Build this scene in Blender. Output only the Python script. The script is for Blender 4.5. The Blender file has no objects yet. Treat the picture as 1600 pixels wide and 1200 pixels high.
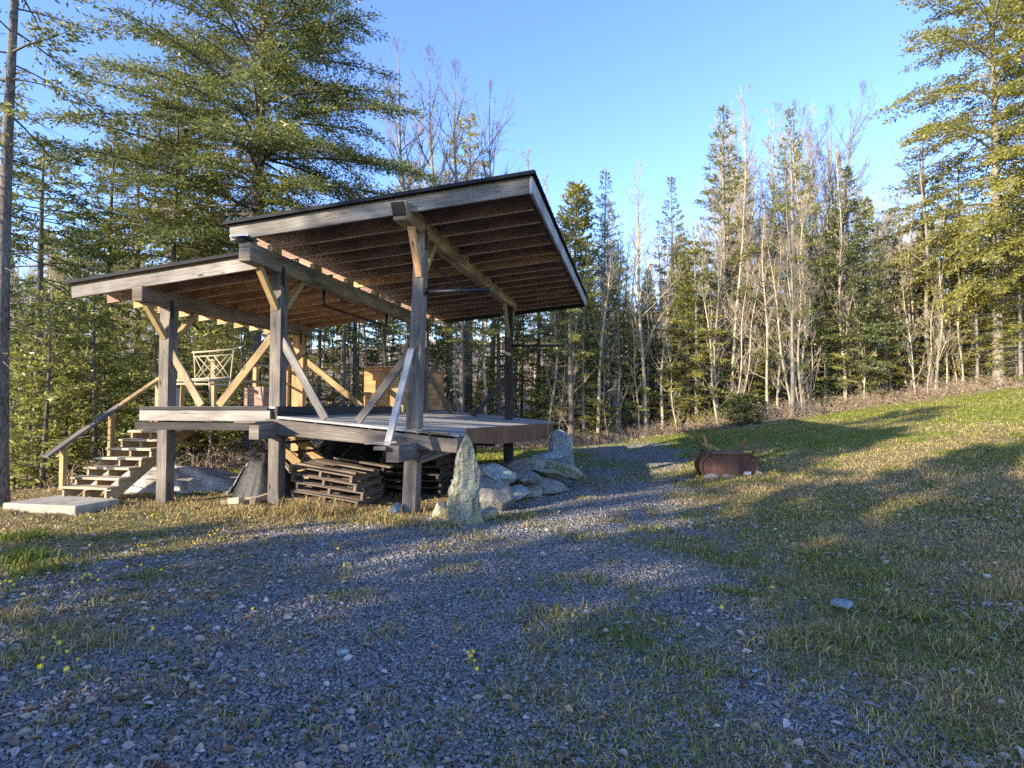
import bpy, math, random
import numpy as np
from mathutils import Vector, Matrix
random.seed(7)
RNG = np.random.default_rng(11)
SC = bpy.context.scene
COL = SC.collection
R = math.radians

# ------------------------------------------------------------------ camera
CAM_Z = 1.6
F_PX = 920.0
PITCH = math.atan(35 / F_PX)
cam = bpy.data.objects.new("camera", bpy.data.cameras.new("camera"))
COL.objects.link(cam)
cam.location = (0, 0, CAM_Z)
cam.rotation_euler = (R(90) + PITCH, 0, 0)
cam.data.sensor_width = 36
cam.data.lens = 36 * F_PX / 1600
cam.data.clip_start = 0.05
cam.data.clip_end = 2000
SC.camera = cam

# ------------------------------------------------------------------ light
SUN_AZ = math.atan2(-0.79, -0.62)      # clockwise from +Y
SUN_EL = R(17)
world = bpy.data.worlds.new("World")
SC.world = world
world.use_nodes = True
wn, wl = world.node_tree.nodes, world.node_tree.links
sky = wn.new("ShaderNodeTexSky")
sky.sky_type = 'NISHITA'
sky.sun_disc = False
sky.sun_elevation = SUN_EL
sky.sun_rotation = SUN_AZ
sky.altitude = 300
sky.air_density = 1.0
sky.dust_density = 0.2
sky.ozone_density = 3.0
hs_ = wn.new("ShaderNodeHueSaturation")
hs_.inputs["Saturation"].default_value = 1.12
hs_.inputs["Hue"].default_value = 0.518
hs_.inputs["Value"].default_value = 0.96
wl.new(sky.outputs[0], hs_.inputs["Color"])
wl.new(hs_.outputs[0], wn["Background"].inputs[0])
wn["Background"].inputs[1].default_value = 0.15
sl = bpy.data.lights.new("sun", 'SUN')
sl.energy = 3.3
sl.angle = R(0.5)
sl.color = (1.0, 0.86, 0.66)
sun = bpy.data.objects.new("sun", sl)
COL.objects.link(sun)
sd = Vector((math.sin(SUN_AZ) * math.cos(SUN_EL), math.cos(SUN_AZ) * math.cos(SUN_EL), math.sin(SUN_EL)))
sun.rotation_euler = sd.to_track_quat('Z', 'Y').to_euler()
sun.location = sd * 50
SC.view_settings.view_transform = 'Standard'
SC.view_settings.look = 'None'
SC.view_settings.gamma = 1
SC.view_settings.exposure = 2.0
SC.render.engine = 'CYCLES'
SC.cycles.max_bounces = 5
SC.cycles.diffuse_bounces = 4
SC.cycles.glossy_bounces = 2
SC.cycles.transmission_bounces = 3
SC.cycles.use_denoising = False

# ------------------------------------------------------------------ materials
def new_mat(name):
    m = bpy.data.materials.new(name)
    m.use_nodes = True
    nt = m.node_tree
    for n in list(nt.nodes):
        nt.nodes.remove(n)
    out = nt.nodes.new("ShaderNodeOutputMaterial")
    return m, nt, out

def N(nt, typ, **kw):
    n = nt.nodes.new(typ)
    for k, v in kw.items():
        if k in n.inputs:
            n.inputs[k].default_value = v
        else:
            setattr(n, k, v)
    return n

def ramp(nt, fac, stops):
    r = nt.nodes.new("ShaderNodeValToRGB")
    e = r.color_ramp.elements
    while len(e) < len(stops):
        e.new(0.5)
    for el, (p, c) in zip(e, stops):
        el.position = p
        el.color = (*c, 1)
    nt.links.new(fac, r.inputs[0])
    return r.outputs[0]

def mixc(nt, fac, a, b, mode='MIX'):
    m = nt.nodes.new("ShaderNodeMix")
    m.data_type = 'RGBA'
    m.blend_type = mode
    for sock, v in ((m.inputs[0], fac), (m.inputs[6], a), (m.inputs[7], b)):
        if isinstance(v, (int, float)):
            sock.default_value = v
        elif isinstance(v, tuple):
            sock.default_value = (*v, 1)
        else:
            nt.links.new(v, sock)
    return m.outputs[2]

def principled(nt, out, color, rough=0.8, bump=None, bump_str=0.3, bump_dist=0.01, metallic=0.0, spec=0.3):
    p = nt.nodes.new("ShaderNodeBsdfPrincipled")
    if isinstance(color, tuple):
        p.inputs["Base Color"].default_value = (*color, 1)
    else:
        nt.links.new(color, p.inputs["Base Color"])
    if isinstance(rough, (int, float)):
        p.inputs["Roughness"].default_value = rough
    else:
        nt.links.new(rough, p.inputs["Roughness"])
    p.inputs["Metallic"].default_value = metallic
    p.inputs["Specular IOR Level"].default_value = spec
    if bump is not None:
        b = N(nt, "ShaderNodeBump", Strength=bump_str, Distance=bump_dist)
        nt.links.new(bump, b.inputs["Height"])
        nt.links.new(b.outputs[0], p.inputs["Normal"])
    nt.links.new(p.outputs[0], out.inputs[0])
    return p

def mat_wood(name, light, mid, dark, stain=(0.05, 0.045, 0.045), stain_amt=0.5, rough=0.8, knots=True, grain=34, seed=0.0):
    """timber with grain running along UV.x (metres)"""
    m, nt, out = new_mat(name)
    uv = N(nt, "ShaderNodeUVMap", uv_map="UVMap")
    mp = N(nt, "ShaderNodeMapping")
    mp.inputs["Scale"].default_value = (1.1, grain, 1)
    mp.inputs["Location"].default_value = (seed, seed * 1.7, 0)
    nt.links.new(uv.outputs[0], mp.inputs[0])
    n1 = N(nt, "ShaderNodeTexNoise", Scale=1.6, Detail=6, Roughness=0.65, Distortion=0.35)
    nt.links.new(mp.outputs[0], n1.inputs["Vector"])
    col = ramp(nt, n1.outputs[0], [(0.3, dark), (0.5, mid), (0.72, light)])
    mp2 = N(nt, "ShaderNodeMapping")
    mp2.inputs["Scale"].default_value = (0.9, 3.0, 1)
    nt.links.new(uv.outputs[0], mp2.inputs[0])
    n2 = N(nt, "ShaderNodeTexNoise", Scale=1.5, Detail=4, Roughness=0.6)
    nt.links.new(mp2.outputs[0], n2.inputs["Vector"])
    f = ramp(nt, n2.outputs[0], [(0.42, (0, 0, 0)), (0.68, (stain_amt,) * 3)])
    col = mixc(nt, f, col, stain)
    if knots:
        mp3 = N(nt, "ShaderNodeMapping")
        mp3.inputs["Scale"].default_value = (2.0, 6.0, 1)
        nt.links.new(uv.outputs[0], mp3.inputs[0])
        v = N(nt, "ShaderNodeTexVoronoi", Scale=1.0)
        nt.links.new(mp3.outputs[0], v.inputs["Vector"])
        kf = ramp(nt, v.outputs["Distance"], [(0.06, (0.95,) * 3), (0.15, (0, 0, 0))])
        col = mixc(nt, kf, col, tuple(c * 0.35 for c in dark))
        # long drying checks
        mp4 = N(nt, "ShaderNodeMapping")
        mp4.inputs["Scale"].default_value = (0.55, 16, 1)
        nt.links.new(uv.outputs[0], mp4.inputs[0])
        n4 = N(nt, "ShaderNodeTexNoise", Scale=1.3, Detail=3, Roughness=0.5, Distortion=0.25)
        nt.links.new(mp4.outputs[0], n4.inputs["Vector"])
        cf = ramp(nt, n4.outputs[0], [(0.475, (0, 0, 0)), (0.5, (0.85,) * 3), (0.525, (0, 0, 0))])
        cm = ramp(nt, n2.outputs[0], [(0.45, (0, 0, 0)), (0.6, (1, 1, 1))])
        cf = mixc(nt, 1.0, cf, cm, 'MULTIPLY')
        col = mixc(nt, cf, col, tuple(c * 0.3 for c in dark))
        # broad weather bands along the piece
        mp5 = N(nt, "ShaderNodeMapping")
        mp5.inputs["Scale"].default_value = (0.8, 0.5, 1)
        nt.links.new(uv.outputs[0], mp5.inputs[0])
        n5 = N(nt, "ShaderNodeTexNoise", Scale=1.6, Detail=3)
        nt.links.new(mp5.outputs[0], n5.inputs["Vector"])
        wb = ramp(nt, n5.outputs[0], [(0.35, (0.74,) * 3), (0.65, (1.25,) * 3)])
        col = mixc(nt, 1.0, col, wb, 'MULTIPLY')
    oi = N(nt, "ShaderNodeObjectInfo")
    br = N(nt, "ShaderNodeMapRange")
    br.inputs[3].default_value = 0.78
    br.inputs[4].default_value = 1.12
    nt.links.new(oi.outputs["Random"], br.inputs[0])
    hsv = N(nt, "ShaderNodeHueSaturation")
    nt.links.new(br.outputs[0], hsv.inputs["Value"])
    nt.links.new(col, hsv.inputs["Color"])
    principled(nt, out, hsv.outputs[0], rough, n1.outputs[0], 0.35, 0.006)
    return m

def mat_noise(name, stops, scale=8, detail=6, rough=0.85, bump=0.4, dist=0.02, metallic=0.0, spec=0.3, stretch=(1, 1, 1), distortion=0.0):
    m, nt, out = new_mat(name)
    tc = N(nt, "ShaderNodeTexCoord")
    mp = N(nt, "ShaderNodeMapping")
    mp.inputs["Scale"].default_value = stretch
    nt.links.new(tc.outputs["Object"], mp.inputs[0])
    n1 = N(nt, "ShaderNodeTexNoise", Scale=scale, Detail=detail, Roughness=0.65, Distortion=distortion)
    nt.links.new(mp.outputs[0], n1.inputs["Vector"])
    col = ramp(nt, n1.outputs[0], stops)
    principled(nt, out, col, rough, n1.outputs[0], bump, dist, metallic, spec)
    return m

def mat_attr_leaf(name, trans=0.35, rough=0.6, gain=1.0):
    """foliage: colour comes from the leaf's own colour attribute"""
    m, nt, out = new_mat(name)
    at = N(nt, "ShaderNodeAttribute", attribute_name="Col")
    oi = N(nt, "ShaderNodeObjectInfo")
    hs = N(nt, "ShaderNodeHueSaturation")
    mr = N(nt, "ShaderNodeMapRange")
    mr.inputs[3].default_value = 0.8 * gain
    mr.inputs[4].default_value = 1.2 * gain
    nt.links.new(oi.outputs["Random"], mr.inputs[0])
    nt.links.new(mr.outputs[0], hs.inputs["Value"])
    nt.links.new(at.outputs["Color"], hs.inputs["Color"])
    d = N(nt, "ShaderNodeBsdfDiffuse")
    t = N(nt, "ShaderNodeBsdfTranslucent")
    nt.links.new(hs.outputs[0], d.inputs[0])
    nt.links.new(hs.outputs[0], t.inputs[0])
    if trans > .4:
        gl = N(nt, "ShaderNodeBsdfGlossy", Roughness=0.42)
        gl.inputs[0].default_value = (1, 1, 1, 1)
        d0 = N(nt, "ShaderNodeMixShader")
        d0.inputs[0].default_value = 0.05
        nt.links.new(d.outputs[0], d0.inputs[1])
        nt.links.new(gl.outputs[0], d0.inputs[2])
        d = d0
    if trans > 0:
        mx = N(nt, "ShaderNodeMixShader")
        mx.inputs[0].default_value = trans
        nt.links.new(d.outputs[0], mx.inputs[1])
        nt.links.new(t.outputs[0], mx.inputs[2])
        nt.links.new(mx.outputs[0], out.inputs[0])
    else:
        nt.links.new(d.outputs[0], out.inputs[0])
    return m

M = {}
M['grey_wood'] = mat_wood("weathered_grey_timber", (0.28, 0.24, 0.20), (0.175, 0.148, 0.122), (0.08, 0.067, 0.058), stain=(0.07, 0.065, 0.07), stain_amt=0.65)
M['pale_wood'] = mat_wood("pale_weathered_board", (0.36, 0.325, 0.285), (0.25, 0.225, 0.195), (0.125, 0.11, 0.096), stain=(0.12, 0.115, 0.12), stain_amt=0.55)
M['white_wood'] = mat_wood("bleached_board", (0.46, 0.46, 0.46), (0.36, 0.36, 0.365), (0.2, 0.2, 0.21), stain=(0.3, 0.29, 0.3), stain_amt=0.3)
M['dark_wood'] = mat_wood("dark_timber", (0.09, 0.08, 0.075), (0.05, 0.045, 0.042), (0.025, 0.022, 0.02), stain=(0.02, 0.02, 0.022), stain_amt=0.5)  # one dark tone for under-deck framing, rear members and trim
M['beam_wood'] = mat_wood("brown_grey_beam", (0.34, 0.27, 0.19), (0.21, 0.165, 0.12), (0.09, 0.07, 0.055), stain=(0.04, 0.037, 0.035), stain_amt=0.6)
M['tan_beam'] = mat_wood("tan_stained_beam", (0.50, 0.38, 0.22), (0.36, 0.27, 0.155), (0.15, 0.11, 0.07), stain=(0.05, 0.045, 0.04), stain_amt=0.45)
M['yellow_wood'] = mat_wood("yellow_fresh_timber", (0.50, 0.355, 0.18), (0.40, 0.275, 0.13), (0.26, 0.165, 0.078), stain=(0.25, 0.16, 0.08), stain_amt=0.4)
M['tan_wood'] = mat_wood("tan_board", (0.50, 0.38, 0.225), (0.39, 0.29, 0.17), (0.24, 0.175, 0.105), stain=(0.26, 0.22, 0.17), stain_amt=0.5)
M['rafter_dark'] = mat_wood("dark_stained_rafter", (0.44, 0.28, 0.205), (0.31, 0.19, 0.142), (0.18, 0.11, 0.088), stain=(0.11, 0.083, 0.078), stain_amt=0.6)
M['rafter_red'] = mat_wood("red_brown_rafter", (0.72, 0.43, 0.22), (0.58, 0.33, 0.16), (0.39, 0.21, 0.10), stain=(0.24, 0.13, 0.075), stain_amt=0.5)
M['tread_wood'] = mat_wood("sunlit_tread", (0.60, 0.49, 0.33), (0.47, 0.375, 0.25), (0.30, 0.235, 0.155), stain=(0.26, 0.22, 0.17), stain_amt=0.4)  # tan board with sunlight put into its colour, for the front treads
M['edge_pale'] = mat_wood("pale_rafter_edge", (0.55, 0.44, 0.34), (0.44, 0.34, 0.26), (0.28, 0.2, 0.15), stain=(0.2, 0.15, 0.12), stain_amt=0.4, knots=False)
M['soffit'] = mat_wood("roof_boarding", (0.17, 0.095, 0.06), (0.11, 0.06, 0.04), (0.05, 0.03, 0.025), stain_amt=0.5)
M['cedar'] = mat_wood("orange_cedar_siding", (0.66, 0.35, 0.15), (0.53, 0.26, 0.105), (0.33, 0.145, 0.06), stain=(0.15, 0.11, 0.09), stain_amt=0.55)
M['deck'] = mat_wood("grey_deck_board", (0.52, 0.50, 0.47), (0.40, 0.385, 0.36), (0.24, 0.23, 0.22), stain=(0.2, 0.19, 0.185), stain_amt=0.45)
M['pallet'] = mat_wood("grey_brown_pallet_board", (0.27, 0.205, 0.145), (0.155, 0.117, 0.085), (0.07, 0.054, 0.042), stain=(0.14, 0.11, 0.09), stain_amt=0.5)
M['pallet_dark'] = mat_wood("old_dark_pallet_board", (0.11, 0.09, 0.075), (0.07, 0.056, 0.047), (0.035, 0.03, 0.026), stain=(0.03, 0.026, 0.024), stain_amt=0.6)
M['roof_metal'] = mat_noise("dark_roof_metal", [(0.3, (0.008, 0.009, 0.012)), (0.7, (0.018, 0.02, 0.026))], 3, rough=0.7, bump=0.05, metallic=0.0, spec=0.15)
M['flashing'] = mat_noise("bright_flashing", [(0.3, (0.62, 0.66, 0.72)), (0.7, (0.75, 0.78, 0.82))], 4, rough=0.28, bump=0.05, metallic=0.9, spec=0.5)
M['pipe'] = mat_noise("black_pipe", [(0.3, (0.012, 0.012, 0.014)), (0.7, (0.03, 0.03, 0.033))], 9, rough=0.45, bump=0.1, metallic=0.3, spec=0.5)
M['rust_sheet'] = mat_noise("rusty_sheet", [(0.28, (0.085, 0.04, 0.022)), (0.5, (0.17, 0.08, 0.04)), (0.75, (0.26, 0.125, 0.06))], 2.2, 9, rough=0.75, bump=0.15, dist=0.004, metallic=0.15, stretch=(1, 1, 0.45), distortion=0.8)
M['rust_tank'] = mat_noise("rusty_tank_steel", [(0.25, (0.03, 0.017, 0.014)), (0.44, (0.07, 0.036, 0.027)), (0.58, (0.105, 0.05, 0.034)), (0.74, (0.21, 0.115, 0.065))], 2.6, 10, rough=0.72, bump=0.2, dist=0.004, metallic=0.1, stretch=(1, 1, 0.6), distortion=1.0)
M['rust_dark'] = mat_noise("dark_rust", [(0.3, (0.06, 0.038, 0.024)), (0.7, (0.15, 0.09, 0.055))], 14, rough=0.8, bump=0.2, dist=0.003)
M['concrete'] = mat_noise("pale_concrete", [(0.25, (0.20, 0.175, 0.135)), (0.5, (0.34, 0.305, 0.245)), (0.75, (0.44, 0.40, 0.33))], 5, 10, rough=0.9, bump=0.3, dist=0.008)
M['tarp_black'] = mat_noise("black_plastic_sheet", [(0.3, (0.010, 0.010, 0.011)), (0.7, (0.02, 0.02, 0.021))], 6, rough=0.55, bump=0.5, dist=0.04, spec=0.35)
M['tarp_white'] = mat_noise("white_plastic_sheet", [(0.3, (0.26, 0.25, 0.23)), (0.7, (0.42, 0.41, 0.385))], 6, rough=0.45, bump=0.35, dist=0.02, spec=0.5)
M['rail_stick'] = mat_noise("peeled_stick", [(0.3, (0.28, 0.235, 0.17)), (0.7, (0.42, 0.36, 0.27))], 12, rough=0.75, bump=0.15, dist=0.003)
M['bucket'] = mat_noise("dark_plastic", [(0.3, (0.02, 0.02, 0.024)), (0.7, (0.04, 0.04, 0.046))], 5, rough=0.5, bump=0.05)
M['galv'] = mat_noise("grey_galvanised", [(0.3, (0.22, 0.23, 0.25)), (0.7, (0.34, 0.35, 0.37))], 7, rough=0.5, bump=0.05, metallic=0.4)
M['snow'] = mat_noise("dirty_old_snow", [(0.3, (0.13, 0.10, 0.075)), (0.44, (0.34, 0.31, 0.285)), (0.62, (0.50, 0.48, 0.47))], 3.2, 11, rough=0.75, bump=0.6, dist=0.04, distortion=0.9)
M['leaf'] = mat_attr_leaf("needle_foliage", 0.45)
M['blade'] = mat_attr_leaf("grass_blade", 0.3)
M['litter'] = mat_attr_leaf("dead_leaf", 0.12)
M['chip'] = mat_attr_leaf("slate_chip", 0.0)
M['petal'] = mat_noise("yellow_petal", [(0.3, (0.70, 0.50, 0.01)), (0.7, (0.85, 0.68, 0.02))], 30, rough=0.6, bump=0.0)
M['stem'] = mat_noise("flower_stem", [(0.3, (0.16, 0.13, 0.05)), (0.7, (0.22, 0.2, 0.07))], 20, rough=0.8, bump=0.0)

def mat_rock(name, a, b, c, lichen):
    m, nt, out = new_mat(name)
    tc = N(nt, "ShaderNodeTexCoord")
    mp = N(nt, "ShaderNodeMapping")
    mp.inputs["Rotation"].default_value = (0.2, 0.5, 0.3)
    mp.inputs["Scale"].default_value = (4, 4, 0.9)
    nt.links.new(tc.outputs["Object"], mp.inputs[0])
    n1 = N(nt, "ShaderNodeTexNoise", Scale=2.2, Detail=10, Roughness=0.7, Distortion=0.8)
    nt.links.new(mp.outputs[0], n1.inputs["Vector"])
    col = ramp(nt, n1.outputs[0], [(0.3, a), (0.5, b), (0.7, c)])
    n2 = N(nt, "ShaderNodeTexNoise", Scale=3.0, Detail=8, Roughness=0.7)
    nt.links.new(tc.outputs["Object"], n2.inputs["Vector"])
    f = ramp(nt, n2.outputs[0], [(0.5, (0, 0, 0)), (0.62, (0.7,) * 3)])
    col = mixc(nt, f, col, lichen)
    n3 = N(nt, "ShaderNodeTexNoise", Scale=38.0, Detail=5, Roughness=0.7)
    nt.links.new(tc.outputs["Object"], n3.inputs["Vector"])
    sp = ramp(nt, n3.outputs[0], [(0.38, (0.55,) * 3), (0.62, (1.15,) * 3)])
    col = mixc(nt, 1.0, col, sp, 'MULTIPLY')
    add = N(nt, "ShaderNodeMath", operation='ADD')
    nt.links.new(n1.outputs[0], add.inputs[0])
    nt.links.new(n3.outputs[0], add.inputs[1])
    principled(nt, out, col, 0.88, add.outputs[0], 0.7, 0.02)
    return m
M['stone_green'] = mat_rock("greenish_schist", (0.12, 0.115, 0.085), (0.27, 0.265, 0.20), (0.42, 0.42, 0.33), (0.40, 0.36, 0.17))
M['stone_blue'] = mat_rock("bluish_schist", (0.12, 0.135, 0.14), (0.25, 0.28, 0.28), (0.40, 0.44, 0.43), (0.32, 0.36, 0.31))
M['stone_grey'] = mat_rock("grey_fieldstone", (0.08, 0.075, 0.07), (0.19, 0.18, 0.165), (0.33, 0.32, 0.30), (0.30, 0.28, 0.2))

def mat_bark(name, dark, mid, light, zs=1.2, sc=9):
    m, nt, out = new_mat(name)
    tc = N(nt, "ShaderNodeTexCoord")
    mp = N(nt, "ShaderNodeMapping")
    mp.inputs["Scale"].default_value = (3.2, 3.2, zs)
    nt.links.new(tc.outputs["Object"], mp.inputs[0])
    n1 = N(nt, "ShaderNodeTexNoise", Scale=sc, Detail=7, Roughness=0.7)
    nt.links.new(mp.outputs[0], n1.inputs["Vector"])
    col = ramp(nt, n1.outputs[0], [(0.32, dark), (0.5, mid), (0.68, light)])
    n2 = N(nt, "ShaderNodeTexNoise", Scale=0.9, Detail=4)
    nt.links.new(tc.outputs["Object"], n2.inputs["Vector"])
    f = ramp(nt, n2.outputs[0], [(0.4, (0.75,) * 3), (0.65, (1.2,) * 3)])
    col = mixc(nt, 1.0, col, f, 'MULTIPLY')
    principled(nt, out, col, 0.9, n1.outputs[0], 0.6, 0.02)
    return m
M['bark_dark'] = mat_bark("dark_conifer_bark", (0.05, 0.042, 0.036), (0.13, 0.11, 0.095), (0.25, 0.22, 0.195))
M['bark_grey'] = mat_bark("grey_bark", (0.10, 0.088, 0.072), (0.21, 0.188, 0.155), (0.36, 0.33, 0.28))
M['bark_pale'] = mat_bark("pale_hardwood_bark", (0.23, 0.19, 0.13), (0.40, 0.34, 0.24), (0.55, 0.48, 0.355), zs=4, sc=5)

# ------------------------------------------------------------------ object helpers
def tag(o, label=None, cat=None, group=None, kind=None):
    if label: o['label'] = label
    if cat: o['category'] = cat
    if group: o['group'] = group
    if kind: o['kind'] = kind
    return o

def empty(name, loc=(0, 0, 0), rz=0.0, label=None, cat=None, group=None):
    o = bpy.data.objects.new(name, None)
    o.empty_display_size = 0.2
    o.location = loc
    o.rotation_euler = (0, 0, rz)
    COL.objects.link(o)
    return tag(o, label, cat, group)

def copy_tree(o, parent=None):
    c = o.copy()
    COL.objects.link(c)
    if parent is not None:
        c.parent = parent
    for ch in list(o.children):
        copy_tree(ch, c)
    return c

class MB:
    """collects quads / boxes / tubes with metre-scale UVs (u along the grain)"""
    def __init__(s):
        s.v, s.f, s.uv = [], [], []
    def face(s, pts, uvs):
        i = len(s.v)
        s.v += [tuple(p) for p in pts]
        s.f.append(tuple(range(i, i + len(pts))))
        s.uv += list(uvs)
    def hexa(s, c, along=None):
        """c: 8 corners, 0-3 near end loop, 4-7 far end loop (grain runs near->far)"""
        i = len(s.v)
        c = [Vector(p) for p in c]
        s.v += [tuple(p) for p in c]
        L = (c[4] - c[0]).length
        du, dv = random.uniform(0, 40), random.uniform(0, 40)
        acc = 0.0
        for k in range(4):
            k2 = (k + 1) % 4
            w = (c[k2] - c[k]).length
            s.f.append((i + k, i + k2, i + 4 + k2, i + 4 + k))
            s.uv += [(du, dv + acc), (du, dv + acc + w), (du + L, dv + acc + w), (du + L, dv + acc)]
            acc += w + 0.01
        w1, w2 = (c[1] - c[0]).length, (c[2] - c[1]).length
        s.f.append((i + 3, i + 2, i + 1, i))
        s.uv += [(du, dv), (du + .02, dv + w1), (du + .04, dv + w1), (du + .04, dv)]
        s.f.append((i + 4, i + 5, i + 6, i + 7))
        s.uv += [(du + 1, dv), (du + 1.02, dv + w1), (du + 1.04, dv + w1), (du + 1.04, dv)]
    def beam(s, p0, p1, w, h, up=(0, 0, 1), h1=None, w1=None):
        p0, p1 = Vector(p0), Vector(p1)
        d = (p1 - p0).normalized()
        up = Vector(up)
        side = d.cross(up).normalized()
        u = side.cross(d).normalized()
        h1 = h if h1 is None else h1
        w1 = w if w1 is None else w1
        A = [p0 + side * (a * w / 2) + u * (b * h / 2) for a, b in ((-1, -1), (-1, 1), (1, 1), (1, -1))]
        B = [p1 + side * (a * w1 / 2) + u * (b * h1 / 2) for a, b in ((-1, -1), (-1, 1), (1, 1), (1, -1))]
        s.hexa(A + B)
        return s
    def tube(s, pts, rad, n=8, cap=True):
        pts = [Vector(p) for p in pts]
        if isinstance(rad, (int, float)):
            rad = [rad] * len(pts)
        rings = []
        L = 0.0
        for k, p in enumerate(pts):
            a = pts[max(0, k - 1)]
            b = pts[min(len(pts) - 1, k + 1)]
            d = (b - a).normalized()
            ref = Vector((0, 0, 1)) if abs(d.z) < 0.9 else Vector((1, 0, 0))
            x = d.cross(ref).normalized()
            y = d.cross(x)
            i = len(s.v)
            for q in range(n):
                t = 2 * math.pi * q / n
                s.v.append(tuple(p + (x * math.cos(t) + y * math.sin(t)) * rad[k]))
            if k:
                L += (p - pts[k - 1]).length
            rings.append((i, L))
        for (i, l0), (j, l1) in zip(rings, rings[1:]):
            for q in range(n):
                q2 = (q + 1) % n
                s.f.append((i + q, j + q, j + q2, i + q2))
                c0, c1 = q / n * 0.3, (q + 1) / n * 0.3
                s.uv += [(l0, c0), (l1, c0), (l1, c1), (l0, c1)]
        if cap:
            for i, rev in ((rings[0][0], False), (rings[-1][0], True)):
                f = list(range(i, i + n))
                s.f.append(tuple(f[::-1] if rev else f))
                s.uv += [(0, 0)] * n
        return s
    def build(s, name, mat, parent=None, bevel=0.0, smooth=False):
        off = Vector(parent.matrix_basis.translation) if parent is not None else Vector((0, 0, 0))
        p = parent.parent if parent is not None else None
        while p is not None:
            off = off + Vector(p.location)
            p = p.parent
        me = bpy.data.meshes.new(name)
        me.from_pydata([tuple(Vector(v) - off) for v in s.v], [], s.f)
        ul = me.uv_layers.new(name="UVMap")
        ul.data.foreach_set("uv", np.array(s.uv, dtype=np.float32).ravel())
        me.materials.append(mat)
        if smooth:
            me.polygons.foreach_set("use_smooth", [True] * len(me.polygons))
        me.update()
        o = bpy.data.objects.new(name, me)
        COL.objects.link(o)
        if parent is not None:
            o.parent = parent
        if bevel:
            b = o.modifiers.new("bevel", 'BEVEL')
            b.width = bevel
            b.segments = 1
            b.limit_method = 'ANGLE'
        return o

def np_mesh(name, verts, faces_n, mat, col=None, smooth=False):
    """verts (N,3); faces given as consecutive runs of faces_n verts, or an (F,k) index array"""
    me = bpy.data.meshes.new(name)
    verts = np.ascontiguousarray(verts, dtype=np.float32)
    if isinstance(faces_n, int):
        idx = np.arange(len(verts), dtype=np.int32).reshape(-1, faces_n)
    else:
        idx = np.ascontiguousarray(faces_n, dtype=np.int32)
    k = idx.shape[1]
    me.vertices.add(len(verts))
    me.vertices.foreach_set("co", verts.ravel())
    me.loops.add(idx.size)
    me.loops.foreach_set("vertex_index", idx.ravel())
    me.polygons.add(len(idx))
    me.polygons.foreach_set("loop_start", np.arange(0, idx.size, k, dtype=np.int32))
    me.polygons.foreach_set("loop_total", np.full(len(idx), k, dtype=np.int32))
    if smooth:
        me.polygons.foreach_set("use_smooth", np.ones(len(idx), dtype=bool))
    if col is not None:
        a = me.attributes.new("Col", 'FLOAT_COLOR', 'POINT')
        c = np.ones((len(verts), 4), dtype=np.float32)
        c[:, :3] = col
        a.data.foreach_set("color", c.ravel())
    me.materials.append(mat)
    me.update()
    me.validate()
    return me

def link_mesh(name, me, parent=None):
    o = bpy.data.objects.new(name, me)
    COL.objects.link(o)
    if parent is not None:
        o.parent = parent
    return o

# ------------------------------------------------------------------ value noise (numpy)
_tab = np.random.default_rng(3).random((256, 256))
def vnoise(x, y, scale=1.0, octs=4, seed=0):
    x = np.asarray(x, float) * scale + seed * 17.31
    y = np.asarray(y, float) * scale + seed * 9.77
    t = np.zeros(np.broadcast(x, y).shape)
    a, tot = 1.0, 0.0
    for o in range(octs):
        xi, yi = np.floor(x).astype(int), np.floor(y).astype(int)
        fx, fy = x - xi, y - yi
        fx, fy = fx * fx * (3 - 2 * fx), fy * fy * (3 - 2 * fy)
        g = lambda i, j: _tab[(xi + i) & 255, (yi + j) & 255]
        t = t + a * ((g(0, 0) * (1 - fx) + g(1, 0) * fx) * (1 - fy) + (g(0, 1) * (1 - fx) + g(1, 1) * fx) * fy)
        tot += a
        a *= 0.5
        x, y = x * 2.03 + 5.1, y * 2.03 + 1.7
    return t / tot
def sstep(a, b, x):
    t = np.clip((np.asarray(x, float) - a) / (b - a), 0, 1)
    return t * t * (3 - 2 * t)

# ------------------------------------------------------------------ terrain
EDGE_X = [-60, -20, -12, -8.5, -6, -3, 0, 4, 7, 9, 12, 14, 17, 20, 25, 30, 60]
EDGE_Y = [8, 9, 10.2, 12.0, 17.5, 21.5, 23.5, 25.5, 25.8, 25.2, 24.8, 25.6, 26.4, 26.0, 25, 23, 15]
def edge_y(x):
    return np.interp(x, EDGE_X, EDGE_Y)
def ground(x, y):
    x, y = np.asarray(x, float), np.asarray(y, float)
    a = np.clip(x - 3.2, 0, None)
    a = a * a / (a + 1.2)
    a = np.where(a > 30, 30 + (a - 30) * 0.3, a)
    z = 0.135 * a * sstep(1.0, 12.0, y)
    d = np.clip(y - edge_y(x) - 2.5, 0, None)
    d = d * d / (d + 5)
    sl = 0.20 + 0.04 * np.sin(x * 0.05)
    z = z + sl * np.minimum(d, 60) + 0.05 * np.clip(d - 60, 0, None)
    # bank at the wood's edge
    z = z + 0.22 * sstep(-1.0, 1.5, y - edge_y(x)) * sstep(6, 10, x)
    # ground falls away gently into the wood on the left
    z = z - 0.5 * sstep(-7.5, -11, x) * sstep(10, 15, y)
    z = z + (vnoise(x, y, 4.0, 2, 4) - 0.5) * 0.03 + (vnoise(x, y, 1.3, 2, 14) - 0.5) * 0.05
    return z + 0.05 * (vnoise(x, y, 0.5, 3, 2) - 0.5)
def gz(x, y):
    return float(ground(x, y))
GY = [1, 2.5, 3.5, 5, 6.85, 9, 12, 15, 19, 22, 25, 28]
GC = [-0.9, -0.9, -1.0, -1.5, -1.0, 0.75, 2.1, 3.0, 3.7, 3.9, 3.7, 3.0]
GW = [2.7, 2.7, 2.8, 3.4, 3.4, 1.85, 1.6, 1.6, 1.5, 1.45, 1.3, 1.1]
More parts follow.
